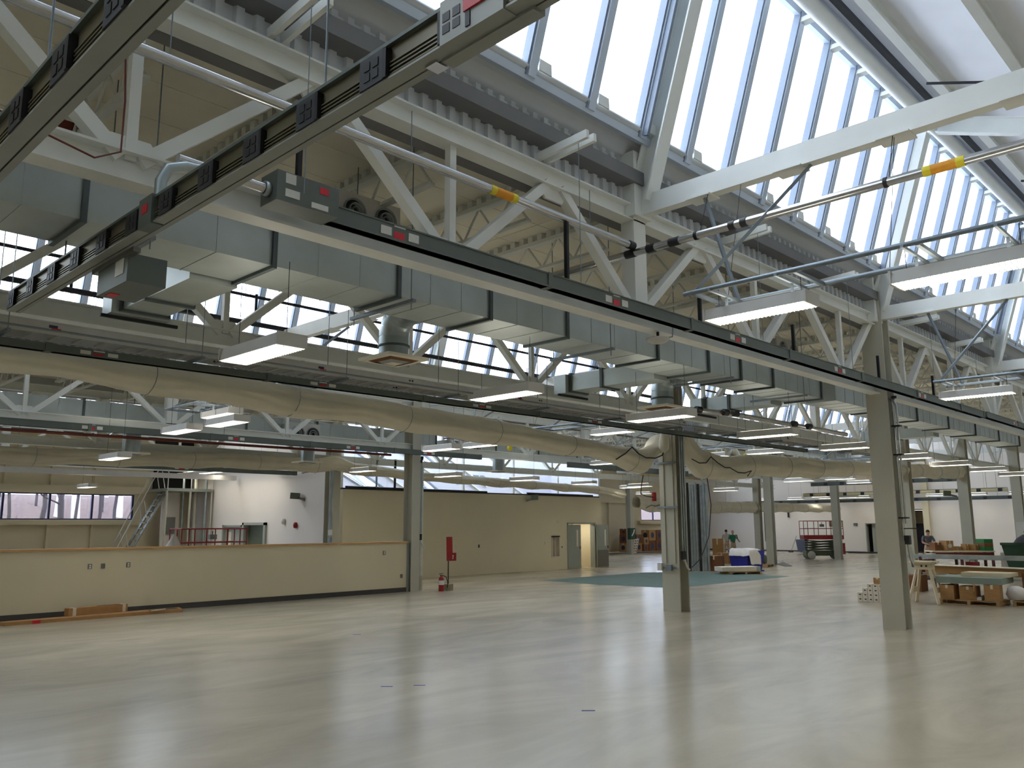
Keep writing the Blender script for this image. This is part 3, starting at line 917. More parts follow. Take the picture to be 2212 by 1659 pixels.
# branch with square boot and elbow to the ceiling diffuser
def branch(x, y0, y1, z0, z1, w, label):
    t = thing('branch_duct', label, 'duct', (x, y0, z0))
    ym = y0 + (y1 - y0) * .52
    MB().box(x - w / 2, x + w / 2, y0, ym, z0, z1).build('duct_section', 'duct_metal', t)
    MB().box(x - w / 2 - .03, x + w / 2 + .03, ym - .03, ym + .03, z0 - .03, z1 + .03).build('flange', 'duct_flange', t)
    MB().box(x - w / 2, x + w / 2, ym, y1 - .32, z0 - .0, z1).build('duct_section', 'duct_metal', t)
    MB().box(x - w / 2 - .03, x + w / 2 + .03, y1 - .36, y1 - .3, z0 - .03, z1 + .03).build('flange', 'duct_flange', t)
    b = MB().box(x - w / 2 - .12, x + w / 2 + .06, y1 - .3, y1, z0 - .05, z1).build('boot', 'duct_metal', t)
    MB().box(x - w / 2 - .2, x + w / 2 + .2, y1 - .2, y1 - .16, z0 - .1, z0 - .06).build('strut', 'black_iron', t)
    return t
branch(4.0, 8.45, 10.6, 4.72, 5.1, .55, 'short galvanised branch duct with square end beside the near busway')
branch(12.6, 8.45, 10.75, 4.7, 5.02, .5, 'galvanised branch duct above the canvas roll with square end near the channel column')
branch(17.0, 8.45, 10.4, 4.68, 4.98, .5, 'galvanised branch duct behind the twin-conduit column')
branch(27.5, 8.45, 10.6, 4.75, 5.05, .5, 'galvanised branch duct far down the duct bay')
def elbow_diffuser(x, y, z, ytap, label):
    t = thing('elbow_diffuser', label, 'air diffuser', (x, y, z))
    r = .23
    R = .36
    MB().tube([(x, ytap, z + .72), (x, y - R, z + .72)], r, 16).build('tap_collar', 'galvanised', t)
    for k in range(4):
        a0, a1 = math.pi / 2 * k / 4, math.pi / 2 * (k + 1) / 4
        pt = lambda a: (x, y - R + R * math.sin(a), z + .72 - R + R * math.cos(a))
        MB().tube([pt(a0), pt((a0 + a1) / 2), pt(a1)], [r, r * 1.02, r], 16).build('elbow_gore', 'galvanised', t)
    MB().tube([(x, y, z + .72 - R), (x, y, z + .05)], r, 16).build('drop_pipe', 'galvanised', t)
    MB().lathe([(r, .18), (r + .015, .18), (r + .015, .15), (r, .15)], (x, y, z + .05), 16).build('band', 'duct_flange', t)
    s = .38
    p = MB()
    p.prism([(x - s, y - s, z), (x + s, y - s, z), (x + s, y + s, z), (x - s, y + s, z)], (0, 0, .04))
    p.build('face_frame', 'ceiling_paint', t)
    for k, (a, h) in enumerate(((.27, .03), (.18, .05))):
        MB().add([(x - a, y - a, z - .001), (x + a, y - a, z - .001), (x + a, y + a, z - .001), (x - a, y + a, z - .001), (x - a + .06, y - a + .06, z - h), (x + a - .06, y - a + .06, z - h), (x + a - .06, y + a - .06, z - h), (x - a + .06, y + a - .06, z - h)],
                 [(0, 1, 5, 4), (1, 2, 6, 5), (2, 3, 7, 6), (3, 0, 4, 7)]).build('cone', 'diffuser_grey' if k else 'dark_cardboard', t)
    MB().box(x - .1, x + .1, y - .1, y + .1, z - .05, z - .02).build('core', 'ceiling_paint', t)
    return t
elbow_diffuser(7.55, 9.85, 4.55, 8.4, 'square ceiling diffuser hung on a round segmented elbow above the canvas roll')
elbow_diffuser(14.6, 9.8, 4.5, 8.4, 'square ceiling diffuser on a round elbow next to the channel column')
for i, (x, y, z, l) in enumerate(((9.0, 23.4, 4.05, 'square ceiling diffuser dropping below the reddish pipe past the low partition'), (15.3, 24.6, 4.2, 'square ceiling diffuser under the duct before the tall white wall'), (24.6, 24.8, 4.3, 'round drop with square diffuser above the far partition'))):
    t = thing('drop_diffuser', l, 'air diffuser', (x, y, z))
    MB().tube([(x, y, z + .04), (x, y, z + .75)], .23, 14).build('drop_pipe', 'galvanised', t)
    MB().box(x - .38, x + .38, y - .38, y + .38, z, z + .04).build('face_frame', 'ceiling_paint', t)
    MB().box(x - .2, x + .2, y - .2, y + .2, z - .03, z).build('core', 'diffuser_grey', t)
    MB().tube([(x, y, z + .7), (x, y, 6.43)], .012, 5).build('rod', 'strut_grey', t)
# twin-jet wall diffusers
def twin_jet(x, y, z, w, h, label):
    t = thing('twin_jet_diffuser', label, 'air diffuser', (x, y, z))
    MB().box(x, x + w, y, y + .03, z, z + h).build('face_plate', 'light_white', t)
    MB().box(x + .06, x + w - .06, y + .03, y + .6, z + .03, z + h - .03).build('plenum', 'duct_metal', t)
    for k in (.28, .76):
        cx = x + w * k
        cz = z + h * .48
        R = h * .36
        j = MB().lathe([(R, .0), (R, -.035), (R * .93, -.035), (R * .85, .02)], (cx, y, cz), 20, 'y').build('jet_ring', 'diffuser_grey', t)
        MB().lathe([(0, .0), (R * .9, .0)], (cx, y - .002, cz), 20, 'y').build('jet_throat', 'dark_plug', j)
        for rr in (.62, .34):
            MB().lathe([(R * rr, .0), (R * rr, -.05), (R * rr * .86, -.05), (R * rr * .8, .0)], (cx, y - .004, cz), 18, 'y').build('jet_vane', 'diffuser_grey', j)
    MB().tube([(x + .08, y + .2, z + h), (x + .08, y + .2, 6.3)], .008, 6).build('rod', 'strut_grey', t)
    MB().tube([(x + w - .08, y + .2, z + h), (x + w - .08, y + .2, 6.3)], .008, 6).build('rod', 'strut_grey', t)
    return t
twin_jet(5.42, 8.3, 5.76, 1.0, .46, 'white twin-jet air diffuser right above the stickered busway')
twin_jet(16.9, 8.3, 5.74, 1.05, .46, 'white twin-jet air diffuser next to the head of the twin-conduit column')
twin_jet(13.0, 22.0, 4.55, 1.1, .62, 'white twin-jet air diffuser in front of the duct past the low partition')
twin_jet(19.9, 22.0, 4.6, 1.1, .5, 'white twin-jet air diffuser past the partition-end column')
twin_jet(30.6, 22.6, 4.4, 1.0, .5, 'white twin-jet air diffuser far down the partition line')

# ================================================================== busways
def sticker(p, x, y, z, w, h, m):
    MB().box(x, x + w, y - .004, y, z, z + h).build('sticker', m, p)
def busway_x(x0, x1, y, z0, z1, label, stickers, box=None, step=3.05):
    t = thing('busway', label, 'busway', (x0, y, z0))
    d = .11
    x = x0
    while x < x1 - .1:
        e = min(x1, x + step)
        s = MB().box(x, e - .01, y, y + d, z0, z1)
        s.box(x, e - .01, y - .012, y + d + .012, z1 - .015, z1).box(x, e - .01, y - .012, y + d + .012, z0, z0 + .02)
        s.build('busway_length', 'busway_grey', t)
        MB().box(e - .06, e + .02, y - .018, y + d + .018, z0 - .005, z1 + .005).build('joint_cover', 'busway_grey', t)
        x = e
    for xx in (x0 + .8, (x0 + x1) / 2, x1 - .8):
        if y > 7:
            MB().tube([(xx, y + .055, z1), (xx, y + .055, 6.5)], .008, 5).build('drop_rod', 'strut_grey', t)
    zc = z0 + (z1 - z0) * .22
    h = (z1 - z0) * .5
    for sx in stickers:
        sticker(t, sx, y - .0, zc, .13, h, 'light_white')
        sticker(t, sx + .16, y, zc - .02, .13, h * .9, 'red_sticker')
        sticker(t, sx + .16, y - .001, z1 - .03, .14, .025, 'white_sticker')
        sticker(t, sx + .34, y, zc, .13, h, 'white_sticker')
    return t
B = busway_x(4.0, 24.2, 6.22, 4.84, 5.01, 'long grey busway with red danger stickers clamped along the truss over the open floor', [4.58, 8.08, 11.15, 14.9, 19.3])
# end feed box
MB().box(3.38, 4.0, 6.07, 6.34, 4.83, 5.10).build('end_feed_box', 'busway_grey', B)
for a in ((3.46, 5.0, .1, .09, 'light_white'), (3.46, 4.88, .14, .07, 'white_sticker'), (3.8, 5.0, .09, .06, 'red_sticker'), (3.72, 4.85, .17, .05, 'white_sticker')):
    sticker(B, a[0], 6.07, a[1], a[2], a[3], a[4])
MB().tube([(2.58, 6.2, 4.97), (3.4, 6.2, 4.95)], .045, 10).build('feed_conduit', 'chrome_pipe', B)
MB().lathe([(.05, 0), (.065, 0), (.065, .05), (.05, .05)], (3.33, 6.2, 4.95), 12, 'x').build('conduit_nut', 'galvanised', B)
for x in (3.7, 7.4, 10.4, 13.4, 17.2, 20.5):
    MB().box(x - .02, x + .02, 6.25, 6.3, 5.01, 5.5 if x != 7.4 else 5.76).build('drop_rod', 'black_iron', B)
busway_x(.2, 24.5, 11.25, 4.27, 4.37, 'grey busway with red stickers hanging just under the cable tray', [3.6, 7.0, 10.5, 13.9], None)
busway_x(1.0, 20.0, 21.0, 4.36, 4.52, 'grey busway with red stickers above the low partition', [6.9, 10.6, 14.4, 17.4])
busway_x(-2, 16.6, 27.4, 3.95, 4.1, 'grey busway with red stickers behind the canvas roll of the partition room', [7.4, 12.0])
busway_x(24.6, 33.0, 20.9, 4.3, 4.5, 'grey busway above the tarp end of the hall', [])
busway_x(24.4, 40.0, 6.2, 4.86, 5.02, 'grey busway continuing on the truss at the far right', [27, 32])

def plug_busway_y(x, y0, y1, z0, label, m_face='busway_rib', step=.62, near=True, off=.25):
    """plug-in busway along y: ribbed side, dark plug outlets, two-part soffit with a shadow gap"""
    t = thing('plug_in_busway', label, 'busway', (x, y0, z0))
    h, w = (.19, .125)
    MB().box(x + .02, x + .07, y0, y1, z0 + .012, z0 + h).build('housing', m_face, t)
    MB().box(x - .005, x + .09, y0, y1, z0 + h, z0 + h + .02).build('top_flange', 'busway_grey', t)
    MB().box(x - .005, x + .075, y0, y1, z0, z0 + .012).build('soffit', 'busway_light', t)
    MB().box(x + .085, x + w, y0, y1, z0 + .0, z0 + .012).build('soffit', 'busway_light', t)
    MB().box(x + .075, x + .085, y0, y1, z0 + .008, z0 + .02).build('shadow_gap', 'black_iron', t)
    MB().box(x + .07, x + w, y0, y1, z0 + .012, z0 + h).build('back_housing', 'busway_grey', t)
    for k in range(4):
        z = z0 + .03 + k * .022
        MB().beam((x + .012, y0, z), (x + .012, y1, z), .012, .008).build('rib', m_face, t)
    if not near:
        for yy in (y0 + 1, (y0 + y1) / 2, y1 - 1):
            MB().tube([(x + .05, yy, z0 + h), (x + .05, yy, 6.9)], .01, 5).build('drop_rod', 'strut_grey', t)
    y = y0 + off
    while y < y1 - .2:
        p = MB().box(x - .014, x + .03, y, y + .2, z0 + .012, z0 + h - .01).build('plug_outlet', 'dark_plug', t)
        if near:
            for i in range(2):
                for j in range(2):
                    MB().box(x - .018, x - .013, y + .04 + .07 * i, y + .09 + .07 * i, z0 + .045 + .06 * j, z0 + .09 + .06 * j).build('plug_slot', 'black_plastic', p)
            MB().box(x - .02, x + .03, y - .03, y, z0 + .012, z0 + h - .02).build('plug_latch', 'black_iron', p)
        y += step
    return t
PB = plug_busway_y(2.33, 1.2, 9.6, 4.31, 'plug-in busway with dark outlet plugs crossing under the truss above the open floor', off=.1)
MB().box(2.315, 2.4, 2.3, 2.72, 4.305, 4.53).build('joint_cover', 'busway_light', PB)
MB().box(2.4, 2.475, 2.2, 2.8, 4.295, 4.33).build('joint_cover', 'busway_light', PB)
MB().box(2.305, 2.315, 2.4, 2.55, 4.40, 4.49).build('sticker', 'red_sticker', PB)
MB().box(2.38, 2.46, 2.82, 2.9, 4.298, 4.31).build('joint_bolt', 'chrome_pipe', PB)
MB().box(2.305, 2.4, 5.95, 6.18, 4.3, 4.53).build('tap_cover', 'busway_grey', PB)
MB().box(2.3, 2.305, 6.02, 6.12, 4.40, 4.47).build('sticker', 'red_sticker', PB)
MB().tube([(2.42, 6.1, 4.5), (2.42, 6.1, 4.7), (2.47, 6.1, 4.82), (2.6, 6.1, 4.88), (2.9, 6.1, 4.9)], .045, 10).build('tap_conduit', 'galvanised', PB)
tb = MB().box(2.46, 2.78, 6.75, 7.4, 4.06, 4.3).build('tap_box', 'busway_grey', PB)
MB().box(2.455, 2.46, 6.82, 7.0, 4.14, 4.28).build('sticker', 'white_sticker', tb)
MB().box(2.5, 2.58, 7.2, 7.32, 4.054, 4.06).build('sticker', 'red_sticker', tb)
MB().box(2.44, 2.5, 6.6, 7.5, 4.27, 4.31).build('tap_bracket', 'steel_dull', tb)
for y in (3.9, 8.3):
    MB().tube([(2.45, y, 4.5), (2.45, y, 6.7)], .008, 6).build('drop_rod', 'strut_grey', PB)
PB0 = plug_busway_y(1.02, .8, 5.6, 4.0, 'plug-in busway with tan ribs and dark plugs nearest the corrugated upstand corner', off=.35)
for y in (2.6, 4.4):
    MB().tube([(1.14, y, 4.2), (1.14, y, 7.6)], .007, 6).build('drop_rod', 'strut_grey', PB0)
mat('cream_panel', (232, 220, 178), .6, 0, .03, 5)
plug_busway_y(50.4, 12.2, 23.6, 3.78, 'cream plug-in busway with dark plugs crossing the far end of the hall', 'cream_panel', 1.05, False)
plug_busway_y(55.5, 13.0, 33.0, 3.5, 'dark plug-in busway crossing just before the back wall', 'busway_grey', 1.3, False)
plug_busway_y(44.8, 13.0, 20.5, 4.15, 'dark plug-in busway above the far columns', 'busway_grey', .9, False)

# ================================================================== cable tray
def cable_tray(x0, x1, y0, y1, z0, h, label, step):
    t = thing('cable_tray', label, 'cable tray', (x0, y0, z0))
    for y in (y0, y1):
        x = x0
        while x < x1:
            e = min(x1, x + 3.3)
            s = MB().box(x, e - .006, y - .012, y + .012, z0, z0 + h).box(x, e - .006, y - .03, y + .03, z0 + h - .008, z0 + h).build('side_rail', 'aluminium', t)
            for i in range(2):
                for j in range(2):
                    MB().box(e - .1 + .06 * i, e - .07 + .06 * i, y - .018, y - .012, z0 + .035 + j * .06, z0 + .06 + j * .06).build('splice_bolt', 'black_iron', s)
            x = e
    x = x0 + .1
    while x < x1:
        MB().box(x - .02, x + .02, y0, y1, z0 + .004, z0 + .03).build('rung', 'aluminium', t)
        x += step
    for x in (x0 + 4.15, x0 + 8.0, x0 + 12.5):
        MB().box(x, x + .1, y0 - .014, y0 - .012, z0 + .08, z0 + .115).build('sticker', 'navy_frame', t)
        MB().box(x + .03, x + .14, y0 - .015, y0 - .012, z0 + .055, z0 + .08).build('sticker', 'red_sticker', t)
    for x in [x0 + 1.3 + 2.4 * k for k in range(int((x1 - x0 - 1.3) / 2.4) + 1)]:
        for y in (y0 - .05, y1 + .05):
            MB().tube([(x, y, z0 - .05), (x, y, 6.3)], .006, 5).build('rod', 'strut_grey', t)
        MB().box(x - .02, x + .02, y0 - .1, y1 + .1, z0 - .05, z0 - .01).build('trapeze', 'strut_grey', t)
    return t
cable_tray(-1.0, 17.4, 11.05, 11.5, 4.44, .15, 'long aluminium ladder cable tray hung above the canvas roll', .28)
cable_tray(18.4, 34, 10.95, 11.4, 4.45, .15, 'aluminium ladder cable tray continuing beyond the channel column', .45)

# ================================================================== pipes
def pipe(name, label, pts, r, m, n=10):
    return tag(MB().tube(pts, r, n).build(name, m), label, 'pipe')
P1 = thing('insulated_pipe', 'shiny jacketed pipe with an orange flow label running along the busway truss', 'pipe', (1.2, 6.3, 5.83))
MB().tube([(1.2, 6.3, 5.83), (8.75, 6.3, 5.80)], .05, 12).build('pipe_run', 'chrome_pipe', P1)
MB().tube([(6.12, 6.3, 5.81), (6.2, 6.3, 5.81)], .054, 12).build('label_band', 'yellow_label', P1)
MB().tube([(6.2, 6.3, 5.81), (6.46, 6.3, 5.81)], .053, 12).build('flow_label', 'orange_label', P1)
MB().tube([(6.46, 6.3, 5.81), (6.54, 6.3, 5.81)], .054, 12).build('label_band', 'yellow_label', P1)
MB().tube([(8.7, 6.3, 5.80), (8.82, 6.3, 5.80)], .058, 12).build('coupling', 'black_plastic', P1)
for x in (2.5, 5.0, 7.9):
    MB().tube([(x, 6.3, 5.85), (x, 6.3, 6.32)], .006, 5).build('hanger_rod', 'strut_grey', P1)
P2 = thing('insulated_pipe', 'shiny jacketed pipe with black couplings and an orange label crossing under the roof light', 'pipe', (8.86, 8.3, 5.72))
MB().tube([(8.86, 8.3, 5.72), (8.86, -1.5, 5.72)], .05, 12).build('pipe_run', 'chrome_pipe', P2)
for y0, y1 in ((6.1, 5.98), (5.75, 5.6), (6.45, 6.3), (4.88, 4.8), (4.72, 4.64)):
    MB().tube([(8.86, y0, 5.72), (8.86, y1, 5.72)], .058, 12).build('coupling', 'black_plastic', P2)
MB().tube([(8.86, 2.62, 5.72), (8.86, 2.54, 5.72)], .055, 12).build('label_band', 'yellow_label', P2)
MB().tube([(8.86, 2.54, 5.72), (8.86, 2.3, 5.72)], .053, 12).build('flow_label', 'orange_label', P2)
MB().tube([(8.86, 2.3, 5.72), (8.86, 2.22, 5.72)], .055, 12).build('label_band', 'yellow_label', P2)
for y in (5.35, 3.0):
    MB().tube([(8.92, y, 5.7), (9.2, y, 6.4)], .005, 5).build('hanger_wire', 'black_iron', P2)
    MB().tube([(8.86, y - .02, 5.72), (8.86, y + .02, 5.72)], .058, 12).build('hanger_ring', 'black_iron', P2)
P3 = thing('insulated_pipe', 'brownish jacketed pipe with black couplings near the channel column head', 'pipe', (14.2, 9.3, 4.4))
MB().tube([(15.0, 9.6, 4.52), (16.5, 9.2, 4.5), (22.5, 9.2, 4.5)], .06, 10).build('pipe_run', 'chrome_pipe', P3)
for x in (15.3, 16.1, 16.4, 19.2, 20.0):
    MB().tube([(x, 9.5 - .35 * min(1, (x - 15) / 1.5), 4.515), (x + .14, 9.47 - .35 * min(1, (x - 15) / 1.5), 4.515)], .075, 10).build('coupling', 'black_plastic', P3)
pipe('sprinkler_main', 'thick black sprinkler main running along the roof light beyond the duct', [(-2, 16, 6.36), (24, 16, 6.36)], .055, 'black_iron')
pipe('sprinkler_main', 'thinner black sprinkler pipe above the main in the roof light beyond the duct', [(-2, 16.2, 7.0), (30, 16.2, 7.05)], .035, 'black_iron')
for x in (4.9, 8.6, 12.9, 20.4):
    pipe('sprinkler_riser', 'short black riser joining the two sprinkler pipes beyond the duct', [(x, 16.1, 6.36), (x, 16.1, 7.05)], .03, 'black_iron')['group'] = 'sprinkler risers'
pipe('sprinkler_pipe', 'black sprinkler pipe over the partition room', [(-2, 31, 5.75), (16.5, 31, 5.75)], .06, 'black_iron')
pipe('heating_pipe', 'long rust red pipe running past the low partition busway', [(-2, 23.0, 4.42), (17.6, 23.0, 4.5)], .04, 'red_iron')
tr = thing('valve_trim', 'rust red pipe with a valve block above the main duct', 'pipe', (1.9, 9.0, 6.05))
MB().tube([(1.9, 9.4, 6.2), (6.5, 9.4, 6.2)], .05, 10).build('pipe_run', 'black_iron', tr)
MB().tube([(1.9, 9.4, 6.2), (3.2, 9.4, 6.2)], .055, 10).build('rusty_run', 'red_iron', tr)
MB().box(2.55, 2.8, 9.25, 9.5, 6.12, 6.42).build('valve_block', 'red_iron', tr)
pipe('sprinkler_branch', 'short dark sprinkler branch under the white sloping ceiling', [(15.2, 4.3, 9.95), (15.2, 1.2, 8.8)], .025, 'black_iron')
pipe('sprinkler_branch', 'dark sprinkler pipe under the sloping ceiling beyond the second rafter', [(21.2, 4.2, 9.9), (21.2, .2, 8.4)], .025, 'black_iron')
CP = thing('black_pipe_run', 'black pipe run along the top of the far partition', 'pipe', (18.2, 26.5, 3.5))
for a, b in ((18.2, 25.6), (28.2, 33.0)):
    MB().tube([(a, 26.52, 3.54), (b, 26.52, 3.53)], .05, 8).build('pipe_run', 'black_iron', CP)
for x in (19.6, 20.5, 21.3):
    MB().tube([(x, 26.5, 3.54), (x, 26.5, 4.7)], .04 if x != 20.5 else .05, 8).build('riser', 'black_iron' if x == 20.5 else 'strut_grey', CP)
pipe('conduit_run', 'thin conduit strung below the duct bay lights', [(1.5, 9.0, 4.05), (16.5, 9.0, 4.05)], .012, 'strut_grey', 6)
red = tag(MB().tube([(2.2, 6.45, 6.0), (2.22, 6.4, 5.4), (2.2, 6.35, 4.95), (2.0, 6.3, 4.82), (1.5, 6.25, 4.9), (1.0, 6.2, 5.0)], .008, 6).build('loose_cable', 'red_iron'), 'loose red cable looping from the truss post by the near busway', 'cable')

# ================================================================== strut frames and sway braces
def strut_frame(x, ya, yb, z, label):
    t = thing('strut_frame', label, 'strut frame', (x, yb, z))
    for dx in (-.36, .36):
        MB().tube([(x + dx, ya, z), (x + dx, yb, z)], .028, 8).build('rail', 'strut_grey', t)
    y = ya - .12
    while y > yb:
        MB().box(x - .36, x + .36, y - .02, y + .02, z - .03, z + .01).build('cross_strut', 'strut_grey', t)
        y -= 1.22
    return t
def brace(label, p, q):
    return tag(MB().beam(p, q, .04, .04).build('sway_brace', 'strut_grey'), label, 'brace', 'sway braces')
for i, (x, y0, y1) in enumerate(((8.4, 5.05, -2.6), (16.9, 5.05, -2.6), (25.4, 5.05, -2.6), (33.9, 5.0, -2.4))):
    strut_frame(x, y0, y1, 4.72, 'grey strut frame carrying pendants under the near roof light, %s from the plug-in busway' % ORD(i + 1))['group'] = 'strut frames of the near roof light'
    xt = 9.3 + 8.6 * i
    for a, b in (((x - .3, y0 - .1, 4.74), (xt, 4.0, 6.38)), ((x + .35, y0 - .3, 4.74), (xt - .02, 5.45, 6.38))):
        brace('grey diagonal sway brace under the near roof light tie beams', a, b)
    for y in (y0 - .15, 3.0, 1.2):
        w = tag(MB().tube([(x + .36, y, 4.74), (xt - .06, y, 6.39)], .004, 4).build('hanger_wire', 'black_iron'), 'thin hanger wire of a near roof light strut frame', 'wire', 'hanger wires')
for i, (x, y0, y1) in enumerate(((8.2, 18.6, 13.0), (16.9, 19.0, 13.0), (25.4, 20.5, 12.6), (33.9, 19, 12.6))):
    strut_frame(x, y0, y1, 4.7, 'grey strut frame under the roof light beyond the duct, %s from the plug-in busway' % ORD(i + 1))['group'] = 'strut frames of the roof light beyond the duct'
    xt = 9.3 + 8.6 * i
    for a, b in (((x - .3, y0 - .3, 4.72), (xt, 17.0, 6.02)), ((x + .3, y0 - .5, 4.72), (xt - .02, 19.0, 6.02)), ((x, 15.0, 4.72), (xt, 13.6, 6.02))):
        brace('grey diagonal sway brace under the tie beams beyond the duct', a, b)
    for y in (y0 - .6, 16.0, 13.4):
        tag(MB().tube([(x + .36, y, 4.71), (xt - .06, y, 6.07)], .004, 4).build('hanger_wire', 'black_iron'), 'thin hanger wire of a strut frame beyond the duct', 'wire', 'hanger wires')
# stub channels poking out past the top chord
for i, x in enumerate((3.5, 7.2, 11.6, 15.0, 19.5, 22.8)):
    t = thing('stub_channel', 'short white bracket channel poking past the truss top chord, %s from the plug-in busway' % ORD(i + 1), 'bracket', (x, 5.6, 6.6), 'bracket channels on the near truss')
    MB().beam((x, 6.56, 6.62), (x, 5.75, 6.66), .05, .1).build('channel', 'white_steel', t)
    MB().beam((x + .14, 6.56, 6.62), (x + .14, 5.75, 6.66), .05, .1).build('channel', 'white_steel', t)
    MB().tube([(x + .07, 5.95, 6.65), (x + .07, 5.95, 4.9)], .005, 5).build('wire', 'strut_grey', t)
t = thing('motion_sensor', 'white dome sensor hanging under the busway truss', 'sensor', (9.7, 6.55, 4.62))
MB().lathe([(0, 0), (.12, .03), (.17, .07), (.16, .09), (0, .1)], (9.7, 6.55, 4.62), 18).build('dome', 'light_white', t)
MB().tube([(9.7, 6.55, 4.7), (9.7, 6.55, 4.82)], .02, 8).build('stem', 'black_iron', t)
MB().tube([(9.75, 6.52, 4.71), (9.95, 6.47, 4.76), (9.98, 6.48, 4.9)], .008, 6).build('lead', 'strut_grey', t)
# ================================================================== pendant lights
def pendant(label, group, hi):
    t = thing('pendant_light', label, 'light', (0, 0, 0), group)
    L, W, Hh = 1.22, .33, .13
    MB().add([(-W / 2, -L / 2, 0), (W / 2, -L / 2, 0), (W / 2, L / 2, 0), (-W / 2, L / 2, 0), (-W / 2 + .015, -L / 2, Hh), (W / 2 - .015, -L / 2, Hh), (W / 2 - .015, L / 2, Hh), (-W / 2 + .015, L / 2, Hh)],
             [(0, 1, 5, 4), (1, 2, 6, 5), (2, 3, 7, 6), (3, 0, 4, 7), (4, 5, 6, 7)]).build('housing', 'light_white', t)
    for s in (-1, 1):
        MB().box(-W / 2 - .006, W / 2 + .006, s * L / 2 - .012, s * L / 2 + .012, -.002, Hh + .004).build('end_cap', 'light_white', t)
    MB().box(-W / 2 + .012, W / 2 - .012, -L / 2 + .015, L / 2 - .015, .012, .02).build('lamp_panel', 'tube_glow', t)
    MB().box(-W / 2 + .05, W / 2 - .05, -L / 2 + .05, L / 2 - .05, Hh + .001, Hh + .006).build('added_uplight', 'added_uplight_glow', t)  # glowing top added to the fitting to brighten the ceiling above
    lv = MB()
    n = 24 if hi else 10
    for k in range(n + 1):
        y = -L / 2 + .03 + (L - .06) * k / n
        lv.box(-W / 2 + .01, W / 2 - .01, y - .003, y + .003, -.012, .012)
    for x in (-.08, .08):
        lv.box(x - .004, x + .004, -L / 2 + .02, L / 2 - .02, -.010, .012)
    lv.build('louvre', 'light_white', t)
    for s in (-1, 1):
        MB().tube([(0, s * .5, Hh), (0, s * .5, Hh + .25 if hi else Hh + .5)], .004, 4).build('suspension_wire', 'black_iron', t)
    return t
G1 = 'pendants on the near roof light strut frames'
G2 = 'pendants hung below the long duct'
G3 = 'pendants beyond the duct'
G4 = 'pendants past the low partition'
G5 = 'pendants at the far end of the hall'
T1 = 'lit white louvred pendant light fixed under the near strut frames'
T2 = 'lit white louvred pendant light hanging in the row under the long duct'
T3 = 'lit white louvred pendant light under the roof light beyond the duct'
T4 = 'lit white pendant light hanging past the low partition'
T5 = 'lit white pendant light hanging at the far end of the hall'
def frame_mount(t):
    for s in (-1, 1):
        MB().box(-.39, .39, s * .4 - .015, s * .4 + .015, .27, .30).build('mount_bar', 'strut_grey', t)
        MB().box(-.012, .012, s * .4 - .012, s * .4 + .012, .13, .27).build('mount_stem', 'strut_grey', t)
pA = pendant(T1, G1, True)
frame_mount(pA)
pB = pendant(T2, G2, True)
for ch in list(pB.children):
    if ch.name.startswith('suspension_wire'):
        bpy.data.objects.remove(ch)
for s_ in (-1, 1):
    w_ = MB().tube([(0, s_ * .5, 0), (0, s_ * .5, 1)], .004, 4).build('suspension_wire', 'black_iron', pB)
    w_.location = (0, 0, .13)
def soffit(x, y):
    """what a wire at (x, y) can be tied to"""
    if 7.3 < y < 8.7 and x < 34:
        return 4.79
    for a, b, z in ((6.6, 11.8, 6.75), (21.6, 26.7, 6.42), (36.6, 40, 6.42)):
        if a <= y <= b:
            return z
    yo = 0 if y < 7 else 15 if y < 22 else 30
    dz = 0 if yo == 0 else -.38
    return 10.62 + dz + (y - 4.6 - yo) * SL
used = set()
def put(proto, lst, label, group, stretch=1.0):
    for k, e in enumerate(lst):
        x, y, z = e[:3]
        lb = e[3] if len(e) > 3 else label
        if proto.name not in used:
            used.add(proto.name)
            o = proto
            o.location = (x, y, z)
            o['label'], o['group'] = lb, group
        else:
            o = dup(proto, (x, y, z), 0, lb, group)
        o.scale = (1, stretch, 1)
        for ch in o.children:
            if ch.name.startswith('suspension_wire') and proto is pB:
                ch.scale = (1, 1, (3.98 if x > 62 else soffit(x, y)) - z - .13)
F = 'lit pendant light on the %s strut frame from the plug-in busway, %s from the truss'
def fr(i, k):
    return F % (ORD(i), ORD(k))
put(pA, [(8.4, 4.31, 4.42, fr(1, 1)), (8.4, 2.22, 4.42, fr(1, 2)), (8.4, .1, 4.42, fr(1, 3)), (8.4, -1.9, 4.42, fr(1, 4)), (16.9, 4.42, 4.42, fr(2, 1)), (16.9, 2.3, 4.42, fr(2, 2)), (16.9, .2, 4.42, fr(2, 3)), (25.4, 4.4, 4.42, fr(3, 1)), (25.4, 2.3, 4.42, fr(3, 2)), (33.9, 4.3, 4.42, fr(4, 1)), (33.9, 2.2, 4.42, fr(4, 2))], T1, G1)
R = 'lit pendant light in the row under the long duct, %s from the plug-in busway'
row = [(4.3, 7.89, 3.88), (8.55, 8.47, 3.96), (12.0, 8.1, 3.9), (16.05, 8.2, 3.9), (21.05, 8.66, 3.98), (25.4, 8.6, 3.96), (30.0, 8.85, 4.0), (34.5, 8.9, 4.02), (37.5, 8.7, 3.96)]
put(pB, [e + (R % ORD(i + 1),) for i, e in enumerate(row)] + [(29.6, 10.05, 4.3, 'lit pendant light hung beside the far cable tray beyond the twin-conduit column')], T2, G2)
put(pA, [(16.9, 12.9, 4.4), (25.4, 13.1, 4.4), (25.4, 15.1, 4.4), (33.9, 13.1, 4.4), (8.2, 16.6, 4.4), (16.9, 17.8, 4.4), (25.4, 19.8, 4.4), (33.9, 17.5, 4.4)], T3, G3)
